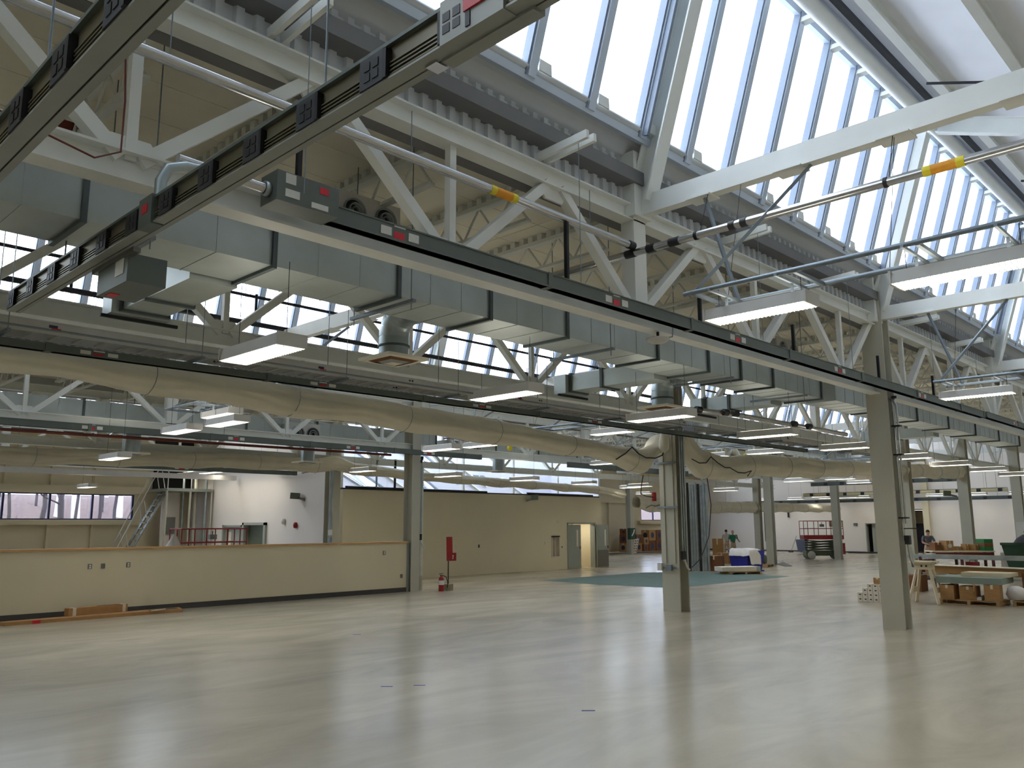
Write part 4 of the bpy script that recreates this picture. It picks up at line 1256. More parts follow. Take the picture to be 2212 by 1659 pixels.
put(pB, [(7.55, 17.05, 4.05, 'lit pendant light beyond the duct hung just behind the canvas roll, farther from the column'), (7.7, 15.35, 4.08, 'lit pendant light beyond the duct hung close behind the canvas roll'), (14.65, 16.95, 4.1), (32.6, 15.4, 3.82), (35.0, 14.7, 3.96)], T3, G3)
put(pB, [(7.7, 21.0, 3.72, 'lit pendant light hanging right above the low partition'), (11.7, 34.5, 3.6, 'lit pendant light hanging in front of the ribbon window'), (20.4, 23.2, 3.88), (22.6, 21.4, 3.74), (29.4, 24.1, 3.92), (17.5, 24.5, 4.0), (2.0, 24.5, 3.8)], T4, G4)
put(pB, [(16.7, 36.8, 4.35), (16.7, 34.45, 4.37), (16.7, 32.72, 4.38), (16.7, 30.95, 4.4)], 'lit strip pendant washing the tall white wall of the partition room', 'pendants along the tall white wall', 1.4)
put(pB, [(34.2, 25.0, 3.92), (31.6, 22.6, 3.82), (48.1, 30.5, 4.4), (36.8, 21.2, 3.72), (57.0, 25.4, 3.96), (52.6, 21.7, 3.72), (56.0, 19.6, 3.6), (44.0, 17.5, 4.2), (44.0, 9.0, 4.1), (52.0, 9.0, 4.1), (41.0, 33.5, 4.2), (48.0, 34.0, 4.2), (54.5, 35.5, 4.2)], T5, G5)
put(pB, [(60.6, 31.5 - 2.5 * k, 3.95) for k in range(9)], 'lit pendant light washing the back wall', 'pendants along the back wall')
put(pB, [(64.5, 21.5, 1.75 + 1.3, 'lit pendant light in the room behind the back wall opening')], T5, G5)
# wall-washers beside the tall white wall and back wall: strip lights on thin arms
for i, (x, y, z, l) in enumerate(((17.55, 29.5, 4.1, 'thin strip light on an arm against the tall white wall'),)):
    t = thing('strip_light', l, 'light', (x, y, z))
    MB().box(x - .06, x + .06, y - 1.0, y + 1.0, z, z + .05).build('housing', 'light_white', t)
    MB().tube([(x, y - 1.0, z + .03), (x, 27.6, z + .05), (17.76, 27.6, z + .05)], .015, 6).build('arm', 'black_iron', t)
# ================================================================== rolled canvas curtains
def canvas_roll(label, y, keys, seed, ties=2.3, wy=.30, ysway=None):
    """bunched canvas slung along x: keys = (x, top z, bottom z)"""
    x0, x1 = keys[0][0], keys[-1][0]
    t = thing('canvas_roll', label, 'canvas curtain', (x0, y, min(k[2] for k in keys)))
    n, m = int((x1 - x0) / .12), 40
    rows = []
    for i in range(n + 1):
        x = x0 + (x1 - x0) * i / n
        for a, b in zip(keys[:-1], keys[1:]):
            if a[0] <= x <= b[0]:
                u = (x - a[0]) / max(1e-6, b[0] - a[0])
                u = u * u * (3 - 2 * u)
                zt, zb = a[1] + (b[1] - a[1]) * u, a[2] + (b[2] - a[2]) * u
        ph = (x - x0) / ties
        sag = .5 - .5 * math.cos(2 * math.pi * ph)
        zb2 = zb + .05 * (1 - sag)
        row = []
        for k in range(m + 1):
            g = 2 * math.pi * k / m
            c, s = math.cos(g), math.sin(g)
            q = Vector((x * .55, c * 1.2 + seed, s * 1.2))
            r = 1 + .17 * noise.noise(q * 1.1) + .10 * abs(noise.noise(q * 2.6)) + .03 * noise.noise(q * 7)
            # long wandering fold lines along the bundle
            for g0, am, wd in ((3.75, .17, .20), (2.85, .13, .16), (4.4, .06, .12)):
                w_ = g0 + .42 * noise.noise(Vector((x * .45, seed + g0, 0))) + .12 * math.sin(x * 2.1 + g0 * 3)
                r -= am * math.exp(-((g - w_) / wd) ** 2) * (.6 + .8 * abs(noise.noise(Vector((x * .8, g0, seed)))))
            wid = .78 + .3 * (1 - s) / 2
            row.append((x, y + wy * c * r * wid, (zt + zb2) / 2 + (zt - zb2) / 2 * s * r))
        rows.append(row)
    MB().grid(rows).build('canvas', 'canvas', t)
    x = x0 + ties * .5
    while x < x1 - .4:
        for a, b in zip(keys[:-1], keys[1:]):
            if a[0] <= x <= b[0]:
                u = (x - a[0]) / (b[0] - a[0])
                zt, zb = a[1] + (b[1] - a[1]) * u, a[2] + (b[2] - a[2]) * u
        pts = [(x + .02 * math.sin(g), y + (wy + .03) * math.cos(g) * 1.05, (zt + zb) / 2 + (zt - zb) * .56 * math.sin(g)) for g in [math.pi * (.5 + k / 8) for k in range(9)]]
        MB().tube(pts, .006, 4).build('tie_cord', 'strut_grey', t)
        x += ties
    return t
R1 = canvas_roll('long rolled white canvas curtain slung under the cable tray over the open floor', 11.95, [(-1.0, 4.55, 4.1), (2.8, 4.47, 4.05), (8.0, 4.33, 3.84), (11.2, 4.22, 3.72), (14.6, 4.02, 3.6), (15.7, 3.95, 3.5), (16.7, 3.92, 3.3), (17.25, 4.05, 3.75), (17.6, 4.35, 4.1)], 1.0)
R2_ = canvas_roll('rolled white canvas curtain running on from the channel column towards the far end', 11.85, [(18.25, 4.5, 4.2), (18.6, 4.45, 3.65), (19.4, 4.05, 3.3), (20.4, 3.95, 3.27), (22.5, 4.1, 3.45), (25, 4.17, 3.52), (31, 4.28, 3.8), (37, 4.5, 3.95), (41.2, 4.7, 4.05)], 4.0)
R3_ = canvas_roll('rolled canvas curtain slung in front of the far partition and tall white wall', 26.1, [(-3, 4.3, 3.75), (6.6, 4.31, 3.78), (9.6, 4.36, 3.89), (13.5, 4.48, 3.97), (16.6, 4.5, 3.98), (17.4, 4.62, 4.05), (18.4, 4.4, 3.95), (21.5, 4.21, 3.84), (27, 4.1, 3.72), (32.5, 4.0, 3.63), (34.9, 3.85, 3.4)], 8.0, wy=.28)
R4_ = canvas_roll('rolled canvas curtain with a torn hem slung before the back of the hall', 26.0, [(36.0, 3.55, 2.9), (37.2, 3.5, 2.75), (39, 3.45, 2.72), (41.6, 3.36, 2.66), (45, 3.42, 2.75), (49.2, 3.47, 2.8), (56, 3.45, 2.9), (61, 3.45, 2.95)], 12.0, wy=.3)
# dark hem ropes on the bunched ends
def hem(roll, pts):
    MB().tube(pts, .016, 6).build('hem_rope', 'black_plastic', roll)
hem(R1, [(15.35, 11.62, 3.58), (15.7, 11.6, 3.74), (15.95, 11.6, 3.9), (16.2, 11.6, 3.76), (16.5, 11.6, 3.68), (16.9, 11.6, 3.69), (17.2, 11.6, 3.78), (17.4, 11.62, 4.02)])
hem(R2_, [(18.45, 11.55, 3.75), (18.75, 11.52, 3.66), (19.05, 11.5, 3.68), (19.3, 11.5, 3.85), (19.6, 11.5, 3.72), (20.0, 11.5, 3.6), (20.25, 11.5, 3.61), (20.7, 11.52, 3.5), (21.1, 11.53, 3.5), (21.5, 11.54, 3.58), (21.3, 11.56, 3.42)])
hem(R4_, [(36.4, 25.68, 2.95), (36.9, 25.66, 3.12), (37.2, 25.66, 3.05), (37.7, 25.66, 3.15), (38.6, 25.66, 3.08), (38.4, 25.68, 2.9)])
# the sleeve hanging at the head of the channel column
sl = tag(MB().tube([(17.35, 11.62, 4.35), (17.3, 11.6, 4.15), (17.28, 11.6, 3.95), (17.3, 11.65, 3.85)], [.1, .13, .13, .06], 12).build('canvas_sleeve', 'canvas'), 'loose canvas sleeve hanging at the head of the channel column', 'canvas')
for i, (x, y, z, l) in enumerate(((17.55, 17.2, 4.35, 'yellow tag hanging from the end of a pendant light beyond the duct'), (25.3, 13.75, 4.35, 'yellow hanging tag beside the pendant past the channel column'))):
    tag(MB().lathe([(0, -.09), (.07, -.05), (.09, 0), (.06, .07), (0, .09)], (x, y, z), 10).build('hanging_tag', 'yellow_label'), l, 'tag')
# ================================================================== on the walls
def plate(x, z, label, m='steel_dull', n=2):
    t = thing('wall_plate', label, 'outlet', (x, 21.55, z))
    MB().box(x - .045, x + .045, 21.53, 21.55, z - .06, z + .06).build('cover', m, t)
    for k in range(n):
        MB().box(x - .022, x + .022, 21.524, 21.53, z - .045 + .05 * k, z - .008 + .05 * k).build('socket', 'white_sticker', t)
plate(7.52, 1.15, 'socket outlet plate on the low partition, the one farthest from the column')
plate(7.82, 1.15, 'blank grey cover plate on the low partition between two sockets', n=0)
plate(8.42, 1.16, 'socket outlet plate on the low partition next to the blank cover')
plate(16.3, 1.25, 'single socket outlet on the low partition near the column')
plate(17.0, .5, 'small cover plate low on the partition end', n=0)
def far_plate(x, z, label, w=.08, h=.13, m='tape_white'):
    tag(MB().box(x - w / 2, x + w / 2, 26.575, 26.6, z - h / 2, z + h / 2).build('wall_plate', m), label, 'outlet')
far_plate(23.9, 1.2, 'switch plate on the far partition near the red sign stand')
far_plate(25.2, 1.2, 'dark narrow plate on the far partition right of the red sign stand', .06, .13, 'black_plastic')
far_plate(29.5, 1.25, 'switch plate on the far partition left of the hose recess')
far_plate(30.7, 1.05, 'small round button plate right of the hose recess', .07, .07, 'steel_dull')
far_plate(30.4, 2.25, 'small sensor high above the hose recess', .08, .08)
t = thing('hose_cabinet', 'recessed hose cabinet with open door in the far partition', 'cabinet', (30.2, 26.6, .62))
MB().box(29.93, 29.98, 26.56, 26.82, .6, 1.57).box(30.47, 30.52, 26.56, 26.82, .6, 1.57).box(29.93, 30.52, 26.56, 26.82, .58, .62).build('frame', 'tape_white', t)
MB().box(29.93, 30.52, 26.55, 26.82, 1.53, 1.58).build('head', 'black_iron', t)
MB().box(29.98, 30.47, 26.78, 26.8, .62, 1.55).build('back', 'cream_wall', t)
MB().box(30.2, 30.23, 26.58, 26.76, .64, 1.52).build('door', 'tape_white', t)
def wall_lamp(p, d, label):
    t = thing('wall_horn', label, 'floodlight', p)
    x, y, z = p
    dx, dy = d
    MB().beam((x, y, z), (x + dx * .35, y + dy * .35, z + .1), .1, .08).build('bracket', 'steel_dull', t)
    MB().beam((x + dx * .25, y + dy * .25, z + .14), (x + dx * .55, y + dy * .55, z + .16), .26, .24).build('head', 'olive_metal', t)
    return t
wall_lamp((28.2, 26.58, 3.2), (.5, -.85), 'boxy floodlight on the far partition')
wall_lamp((17.74, 28.6, 3.1), (-.6, .8), 'boxy floodlight on the tall white wall')
wall_lamp((41.3, 12.05, 3.3), (-.4, .9), 'boxy floodlight on the column behind the work table')
for p, l, m in (((17.7, 30.05, 2.28), 'round white beacon on the tall white wall', 'white_sticker'), ((17.7, 29.15, 2.12), 'red fire alarm strobe on the tall white wall', 'red_paint')):
    t = tag(MB().lathe([(0, -.12), (.07, -.1), (.09, 0), (.07, .1), (0, .12)], p, 10).build('wall_beacon', m), l, 'alarm')
t = thing('junction_box', 'white junction boxes on the conduits of the column by the tall white wall', 'junction box', (17.4, 26.3, 1.75))
MB().box(17.34, 17.46, 26.22, 26.32, 1.75, 1.95).build('box', 'white_sticker', t)
MB().box(17.36, 17.46, 26.22, 26.32, 1.5, 1.68).build('box', 'strut_grey', t)
t = thing('exit_sign', 'red lit exit sign in the room behind the back wall', 'sign', (67.3, 21.3, 2.35))
MB().box(67.3, 67.36, 20.9, 21.3, 2.35, 2.6).build('sign_box', 'exit_glow', t)
tag(MB().box(61.9, 61.98, 25.0, 25.25, 1.95, 2.15).build('wall_box', 'steel_dull'), 'small grey box high on the back wall beside the narrow door', 'box')
for y in (30.3,):
    tag(MB().box(61.93, 62.0, y - .06, y + .06, 2.6, 3.5).build('hanging_bar', 'black_iron'), 'dark bar hanging before the back wall above the red scissor lift', 'bar')
tag(MB().box(61.84, 61.99, 32.0, 32.3, .75, 3.3).build('dark_post', 'black_plastic'), 'dark vertical bar on the back wall beside the column behind the two men', 'bar')

# ladder stair at the window wall
t = thing('ladder_stair', 'steep grey ladder stair climbing past the window to a dark platform', 'stairs', (14.5, 37.3, 0))
A, Bq = Vector((14.0, 37.4, 0)), Vector((16.0, 37.4, 3.75))
for dy in (-.3, .3):
    MB().beam(A + Vector((0, dy, 0)), Bq + Vector((0, dy, 0)), .05, .2, (0, 1, 0)).build('stringer', 'door_grey', t)
    MB().tube([A + Vector((-.15, dy, .9)), Bq + Vector((-.25, dy, 1.3))], .025, 6).build('handrail', 'light_white', t)
    for k in (.25, .6, .95):
        q = A.lerp(Bq, k) + Vector((0, dy, 0))
        MB().tube([q, q + Vector((-.2, 0, .95))], .02, 6).build('baluster', 'light_white', t)
for k in range(1, 15):
    q = A.lerp(Bq, k / 15)
    MB().box(q.x - .1, q.x + .1, q.y - .3, q.y + .3, q.z - .02, q.z + .02).build('tread', 'door_grey', t)
t = thing('mezzanine', 'dark railed platform at the head of the ladder stair', 'platform', (16.6, 37.5, 3.7))
MB().box(15.6, 17.7, 36.2, 38.55, 3.62, 3.75).build('deck', 'door_grey', t)
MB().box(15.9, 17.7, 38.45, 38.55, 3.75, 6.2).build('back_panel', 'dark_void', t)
for z in (4.25, 4.75):
    MB().tube([(15.6, 36.2, z), (17.7, 36.2, z)], .025, 6).build('rail', 'light_white', t)
for x in (15.6, 16.65, 17.65):
    MB().tube([(x, 36.2, 3.7), (x, 36.2, 4.75)], .025, 6).build('rail_post', 'light_white', t)
    MB().tube([(x, 36.25, 0), (x, 36.25, 3.65)], .05, 8).build('leg', 'column_paint', t)
tag(MB().box(16.2, 16.6, 37.5, 37.62, 1.75, 2.5).build('panel_board', 'steel_dull'), 'dark grey electrical cabinet under the platform', 'cabinet')
tag(MB().box(16.0, 16.8, 37.6, 37.7, 0, 3.6).build('screen_panel', 'pale_wall'), 'pale screen panel under the ladder stair platform', 'panel')
for i, (x, y) in enumerate(((16.9, 35.0), (17.2, 34.4), (17.45, 33.9))):
    tag(MB().tube([(x + .0, y + 2.5, 0), (x, y + 2.5, 5.4)], .06 + .02 * (i == 1), 8).build('service_riser', 'galvanised' if i != 1 else 'column_paint'), 'vertical service riser between the ladder stair and tall white wall', 'pipe', 'service risers by the ladder stair')
tag(MB().box(3, 17.6, 33.9, 34.05, 4.05, 4.25).build('crane_rail', 'light_white'), 'long pale beam crossing the partition room in front of the window', 'beam')

# ================================================================== floor things
t = thing('carton_strip', 'long flat brown carton lying along the low partition', 'carton', (7.6, 20.9, 0))
MB().prism([(5.55, 20.62, 0), (9.5, 20.72, 0), (9.62, 21.2, 0), (5.5, 20.9, 0)], (0, 0, .075)).build('carton', 'cardboard', t)
MB().box(6.1, 6.25, 20.60, 20.645, .0, .078).build('orange_label', 'red_sticker', t)
MB().prism([(8.75, 20.75, .076), (9.45, 20.86, .076), (9.45, 21.08, .076), (8.75, 20.95, .076)], (0, 0, .006)).build('torn_opening', 'dark_plug', t)
MB().prism([(8.7, 20.68, .076), (9.0, 20.72, .084), (9.05, 20.66, .1), (8.78, 20.62, .082)], (0, 0, .02)).build('torn_paper', 'tape_white', t)
t = thing('carton_box', 'long square carton with white taped ends resting on the flat carton', 'carton', (7.5, 21.1, .078))
MB().beam((6.9, 21.0, .165), (8.3, 21.22, .165), .2, .17).build('carton', 'cardboard', t)
for x0, y0 in ((7.02, 21.02), (8.2, 21.205)):
    MB().beam((x0 - .03, y0 - .005, .165), (x0 + .05, y0 + .008, .165), .206, .176).build('tape', 'tape_white', t)
MB().beam((7.6, 21.1, .252), (8.15, 21.19, .252), .05, .006).build('slot', 'dark_plug', t)
# fire extinguisher and sign stand
t = thing('fire_extinguisher', 'red fire extinguisher standing by the partition-end column', 'extinguisher', (18.12, 20.88, 0))
c = (18.12, 20.88, 0)
MB().lathe([(0, 0), (.085, 0), (.09, .02), (.09, .36), (.075, .42), (.035, .46), (.03, .48), (0, .48)], c, 18).build('cylinder', 'red_paint', t)
MB().box(18.1, 18.14, 20.83, 20.93, .47, .52).build('valve', 'steel_dull', t)
MB().beam((18.06, 20.94, .54), (18.14, 20.8, .56), .025, .015).build('handle', 'black_iron', t)
MB().tube([(18.15, 20.86, .5), (18.27, 20.82, .44), (18.32, 20.8, .28), (18.31, 20.8, .1)], .014, 8).build('hose', 'black_plastic', t)
MB().lathe([(.091, .2), (.092, .34)], c, 18).build('label_band', 'white_sticker', t)
t = thing('sign_stand', 'red extinguisher sign post on a concrete foot', 'sign', (18.5, 20.98, 0))
MB().box(18.38, 18.62, 20.86, 21.1, 0, .2).build('foot', 'concrete_block', t)
MB().tube([(18.5, 20.98, .2), (18.5, 20.98, .96)], .018, 8).build('post', 'black_iron', t)
MB().prism([(18.42, 20.97, .94), (18.76, 20.88, .94), (18.76, 20.88, 1.2), (18.63, 20.915, 1.2), (18.61, 20.92, 1.72), (18.40, 20.975, 1.72)], (.01, .02, 0)).build('sign_panel', 'red_paint', t)
MB().lathe([(0, 0), (.03, 0)], (18.64, 20.905, 1.1), 10, 'y').build('emblem', 'white_sticker', t)
MB().box(18.615, 18.65, 20.9, 20.907, 1.0, 1.06).build('emblem', 'white_sticker', t)
# blue tape marks
for p in ((7.05, 9.2), (7.4, 8.95), (7.75, 6.35), (9.9, 13.9)):
    tag(MB().beam((p[0] - .05, p[1] + .06, .002), (p[0] + .06, p[1] - .05, .002), .025, .004).build('tape_mark', 'blue_plastic'), 'scrap of blue tape stuck to the open floor', 'tape', 'blue tape scraps')
# tarp
def tarp():
    poly = [(24.1, 21.9), (27.6, 22.1), (30.8, 22.2), (33.0, 20.3), (32.9, 18.2), (32.65, 16.0), (29.6, 16.0), (27.15, 16.05), (24.9, 15.95), (24.1, 16.5), (23.8, 19.2)]
    mb = MB()
    c = Vector((28.2, 19.0, 0))
    rings = []
    for s in (1.0, .92, .8, .6, .4, .2):
        ring = []
        for i in range(len(poly)):
            a, b = Vector(poly[i] + (0,)), Vector(poly[(i + 1) % len(poly)] + (0,))
            for k in range(4):
                p = c + (a.lerp(b, k / 4) - c) * s
                h = .004 if s == 1 else .012 + .05 * max(0, noise.noise(Vector((p.x * .9, p.y * .9, 3)))) + (.03 * abs(noise.noise(Vector((p.x * 3, p.y * .5, 1)))))
                j = .12 * noise.noise(Vector((p.x * 2, p.y * 2, 9))) if s == 1 else 0
                ring.append((p.x + j, p.y + j, h))
        rings.append(ring + [ring[0]])
    mb.grid(rings)
    n = len(rings[-1]) - 1
    mb.add([Vector(p) for p in rings[-1][:-1]], [tuple(range(n))], True)
    return tag(mb.build('tarp', 'tarp_green'), 'big crumpled green tarp spread on the floor beyond the channel column', 'tarp')
tarp()
# --------------------------------------------------------------- boxes by the strips
def carton(name, label, c, size, rz=0.0, m='cardboard', group=None, flap=False, tape=True, base=0.0, mark=None):
    t = thing(name, label, 'carton', (0, 0, 0), group)
    w, d, h = size
    MB().box(-w / 2, w / 2, -d / 2, d / 2, 0, h).build('body', m, t)
    if tape:
        MB().box(-w / 2 - .002, w / 2 + .002, -.03, .03, h * .75, h + .002).build('tape', 'tan_plastic', t)
    if flap:
        MB().beam((-w / 2, -d / 2, h), (-w / 2 - .12, -d / 2, h - .2), .02, d * .9, (0, 0, 1)).build('flap', m, t)
    if mark:
        MB().lathe([(0, 0), (min(w, h) * .28, 0)], (0, -d / 2 - .003, h * .5), 14, 'y').build('printed_mark', mark, t)
        MB().lathe([(0, 0), (min(d, h) * .28, 0)], (-w / 2 - .003, 0, h * .5), 14, 'x').build('printed_mark', mark, t)
    t.location = (c[0], c[1], base)
    t.rotation_euler = (0, 0, rz)
    return t
carton('brown_carton', 'dark brown carton with paper label next to the metal strip bundle', (34.35, 20.45), (.75, .6, .68), .3, 'dark_cardboard')
carton('tall_carton', 'tall upright cardboard carton standing behind the two-wheeled blue bin', (42.3, 25.0), (.62, .55, 1.3), .4)
carton('low_carton', 'squat carton at the foot of the tall carton', (41.2, 24.0), (.9, .7, .55), .2)
t = thing('blue_bin', 'blue plastic bin with a white sheet thrown over it', 'bin', (34.9, 19.3, 0))
MB().add([(34.5, 18.95, .02), (35.4, 18.75, .02), (35.5, 19.55, .02), (34.55, 19.75, .02), (34.4, 18.85, .92), (35.5, 18.6, .92), (35.6, 19.65, .92), (34.45, 19.85, .92)], [(0, 1, 2, 3), (0, 1, 5, 4), (1, 2, 6, 5), (2, 3, 7, 6), (3, 0, 4, 7)]).build('bin', 'blue_plastic', t)
MB().box(34.45, 35.55, 18.7, 19.75, 0, .05).build('base', 'blue_plastic', t)
rows = []
for i in range(13):
    u = i / 12
    rows.append([(34.3 + 1.25 * v / 12 - .1 * u, 19.75 - 1.05 * min(1, u * 1.7) - .1 * max(0, u - .6), 1.0 + .06 * noise.noise(Vector((i * .5, v * .5, 2))) - (max(0, u - .55) * 1.5 if v > 0 else .3)) for v in range(11)])
MB().grid(rows).build('sheet', 'white_cloth', t)
def pallet(name, label, c, rz, w=1.2, d=1.0):
    t = thing(name, label, 'pallet', (0, 0, 0))
    for k in range(6):
        y = -d / 2 + .06 + k * (d - .12) / 5
        MB().box(-w / 2, w / 2, y - .05, y + .05, .11, .135).build('deck_board', 'pallet_wood', t)
    for x in (-w / 2 + .05, 0, w / 2 - .05):
        MB().box(x - .04, x + .04, -d / 2, d / 2, .022, .11).build('bearer', 'pallet_wood', t)
    for y in (-d / 2 + .06, 0, d / 2 - .06):
        MB().box(-w / 2, w / 2, y - .05, y + .05, 0, .022).build('bottom_board', 'pallet_wood', t)
    t.location = (c[0], c[1], 0)
    t.rotation_euler = (0, 0, rz)
    return t
pallet('wooden_pallet', 'wooden pallet under the flat white carton at the tarp edge', (32.6, 18.25), -.5, 1.5, .9)
t = thing('flat_carton', 'long flat white carton on the pallet at the tarp edge', 'carton', (32.3, 18.4, .135))
MB().beam((31.75, 18.8, .235), (33.1, 17.95, .235), .7, .18).build('carton', 'tape_white', t)
MB().beam((33.1, 17.95, .235), (33.25, 17.86, .235), .72, .19).build('end_wrap', 'galvanised', t)
pallet('wooden_pallet', 'wooden pallet with a wire coil past the blue bin', (38.9, 20.6), .2, 1.1, .9)
t = thing('wire_coil', 'grey wire reel lying on the pallet past the blue bin', 'reel', (38.7, 20.6, .14))
for dz in (-.28, .28):
    MB().lathe([(0, -.02), (.24, -.02), (.24, .02), (0, .02)], (38.7, 20.6 + dz, .38), 14, 'y').build('reel_flange', 'olive_metal', t)
MB().lathe([(.15, -.26), (.17, 0), (.15, .26)], (38.7, 20.6, .38), 14, 'y').build('wound_wire', 'steel_dull', t)
tag(MB().prism([(41.75, 21.2, .0), (45.0, 22.5, .0), (40.5, 19.75, .0), (39.9, 19.85, .0)], (0, 0, .012)).build('floor_plate', 'steel_dull'), 'dark grey diamond shaped plate lying on the floor by a column', 'plate')
tag(MB().lathe([(0, 0), (.16, 0), (.19, .5), (.17, .5), (.15, .05), (0, .05)], (46.3, 25.1, 0), 14).build('waste_bucket', 'dark_cardboard'), 'small brown bucket next to the man in green', 'bucket')

# --------------------------------------------------------------- scissor lifts
def scissor_lift(label, c, rz, full=True):
    t = thing('scissor_lift', label, 'scissor lift', (0, 0, 0))
    L, W = 2.35, .82
    MB().box(-L / 2 + .1, L / 2 - .1, -W / 2 + .05, W / 2 - .05, .2, .5).build('chassis', 'olive_metal', t)
    for sx in (-.8, .8):
        for sy in (-1, 1):
            w = MB().lathe([(0, -.09), (.21, -.09), (.25, -.06), (.25, .06), (.21, .09), (0, .09)], (sx, sy * (W / 2 - .03), .25), 18, 'y').build('wheel', 'wheel_white', t)
            MB().lathe([(.2, -.07), (.252, -.065), (.252, .065), (.2, .07)], (sx, sy * (W / 2 - .03), .25), 18, 'y').build('tyre', 'rubber_base', w)
    for k in range(4):
        z0, z1 = .52 + k * .15, .66 + k * .15
        for sy in (-.26, .26):
            a = MB().beam((-.95, sy, z0), (.95, sy, z1), .05, .07).build('scissor_arm', 'olive_metal', t)
            MB().beam((-.95, sy + .06, z1), (.95, sy + .06, z0), .05, .07).build('scissor_arm', 'olive_metal', t)
    MB().box(-L / 2, L / 2, -W / 2, W / 2, 1.17, 1.24).build('platform', 'red_paint', t)
    for sy in (-1, 1):
        MB().box(-L / 2, L / 2, sy * W / 2 - .015, sy * W / 2 + .015, 1.2, 1.42).build('toe_board', 'red_paint', t)
        for z in (1.82, 2.27):
            MB().tube([(-L / 2, sy * W / 2, z), (L / 2, sy * W / 2, z)], .022, 8).build('rail', 'red_paint', t)
        for x in (-L / 2, -L / 2 + .25, -.3, .45, L / 2 - .25, L / 2):
            MB().tube([(x, sy * W / 2, 1.24), (x, sy * W / 2, 2.27)], .02, 8).build('rail_post', 'red_paint', t)
    for x in (-L / 2, L / 2):
        for z in (1.82, 2.27):
            MB().tube([(x, -W / 2, z), (x, W / 2, z)], .022, 8).build('rail', 'red_paint', t)
        MB().box(x - .012, x + .012, -W / 2, W / 2, 1.2, 1.42).build('toe_board', 'red_paint', t)
    MB().box(-.2, .05, -W / 2 - .04, -W / 2 + .1, 1.92, 2.08).build('control_box', 'steel_dull', t)
    MB().tube([(-.08, -W / 2 + .02, 2.08), (-.08, -W / 2 + .02, 2.2)], .015, 6).build('joystick', 'black_plastic', t)
    MB().box(L / 2 - .12, L / 2 + .1, -.3, .3, .28, .95).build('step_box', 'red_paint', t)
    t.location = c
    t.rotation_euler = (0, 0, rz)
    return t
scissor_lift('red scissor lift parked behind a column before the back wall', (49.9, 22.35, 0), math.radians(-48))
rag = tag(MB().grid([[(50.05 + .09 * i, 21.9 - .1 * i, 2.28 - .35 * j / 5 - .05 * abs(noise.noise(Vector((i * .9, j, 4))))) for i in range(7)] for j in range(6)]).build('rag', 'tan_plastic'), 'tan cloth hung over the rail of the scissor lift by the back wall', 'cloth')
rag.modifiers.new('thickness', 'SOLIDIFY').thickness = .012
scissor_lift('red scissor lift parked in the partition room before the tall white wall', (13.35, 27.45, -.26), math.radians(2))
t = thing('rag_heap', 'heap of crumpled white plastic beside the scissor lift of the partition room', 'plastic sheet', (12.0, 27.2, 0))
bm_rows = []
for j in range(7):
    bm_rows.append([(12.0 + (.34 - .3 * j / 6) * math.cos(a * .52) * (1 + .25 * noise.noise(Vector((a, j, 3)))), 27.1 + (.3 - .26 * j / 6) * math.sin(a * .52), 1.3 + .55 * j / 6 + .05 * noise.noise(Vector((a, j * 2, 8)))) for a in range(13)])
MB().grid(bm_rows).build('sheet', 'white_cloth', t)
MB().box(11.75, 12.25, 26.9, 27.35, 0, 1.32).build('crate_under', 'tape_white', t)
# utility bin and broom
t = thing('utility_bin', 'grey-blue wheeled bin by the back wall left of the scissor lift', 'bin', (60.5, 28.6, 0))
MB().add([(60.2, 28.35, .05), (60.7, 28.35, .05), (60.7, 28.85, .05), (60.2, 28.85, .05), (60.1, 28.25, .95), (60.8, 28.25, .95), (60.8, 28.95, .95), (60.1, 28.95, .95)], [(0, 1, 2, 3), (0, 1, 5, 4), (1, 2, 6, 5), (2, 3, 7, 6), (3, 0, 4, 7), (4, 5, 6, 7)]).build('tub', 'grey_blue', t)
for x, y in ((60.25, 28.4), (60.65, 28.8)):
    MB().lathe([(0, -.03), (.06, -.03), (.06, .03), (0, .03)], (x, y, .06), 10, 'x').build('wheel', 'black_plastic', t)
t = thing('broom', 'push broom leaning beside the grey-blue bin', 'broom', (60.3, 29.2, 0))
MB().tube([(60.2, 29.4, .05), (60.4, 29.0, 1.2)], .015, 6).build('handle', 'steel_dull', t)
MB().box(60.0, 60.4, 29.3, 29.5, 0, .07).build('head', 'black_plastic', t)
tag(MB().tube([(60.5, 25.2, .06), (61.5, 23.4, .06)], .05, 8).build('floor_tube', 'dark_plug'), 'dark tube lying at the foot of the back wall', 'tube')

# --------------------------------------------------------------- white tile cartons beside the column
k = 0
first_c = None
for lv, n in ((0, 5), (1, 5), (2, 4), (3, 3)):
    for i in range(n):
        for j in range(2):
            c = (23.55 + .24 * j, 9.52 - .145 * i - (0 if lv < 2 else .14 * (lv - 1)))
            lb = 'small white carton in the low stack behind the twin-conduit column'
            if first_c is None:
                first_c = thing('white_carton', lb, 'carton', (0, 0, 0), 'stacked small white cartons')
                MB().box(-.115, .115, -.068, .068, 0, .118).build('body', 'tape_white', first_c)
                MB().box(-.118, -.115, -.03, .02, .05, .08).build('print_mark', 'dark_plug', first_c)
                first_c.location = (c[0], c[1], .12 * lv)
            else:
                dup(first_c, (c[0], c[1], .12 * lv), random.uniform(-.02, .02))
carton('kraft_carton', 'small kraft carton topping the stack of white cartons', (23.65, 9.05), (.3, .2, .16), 0, base=.482)
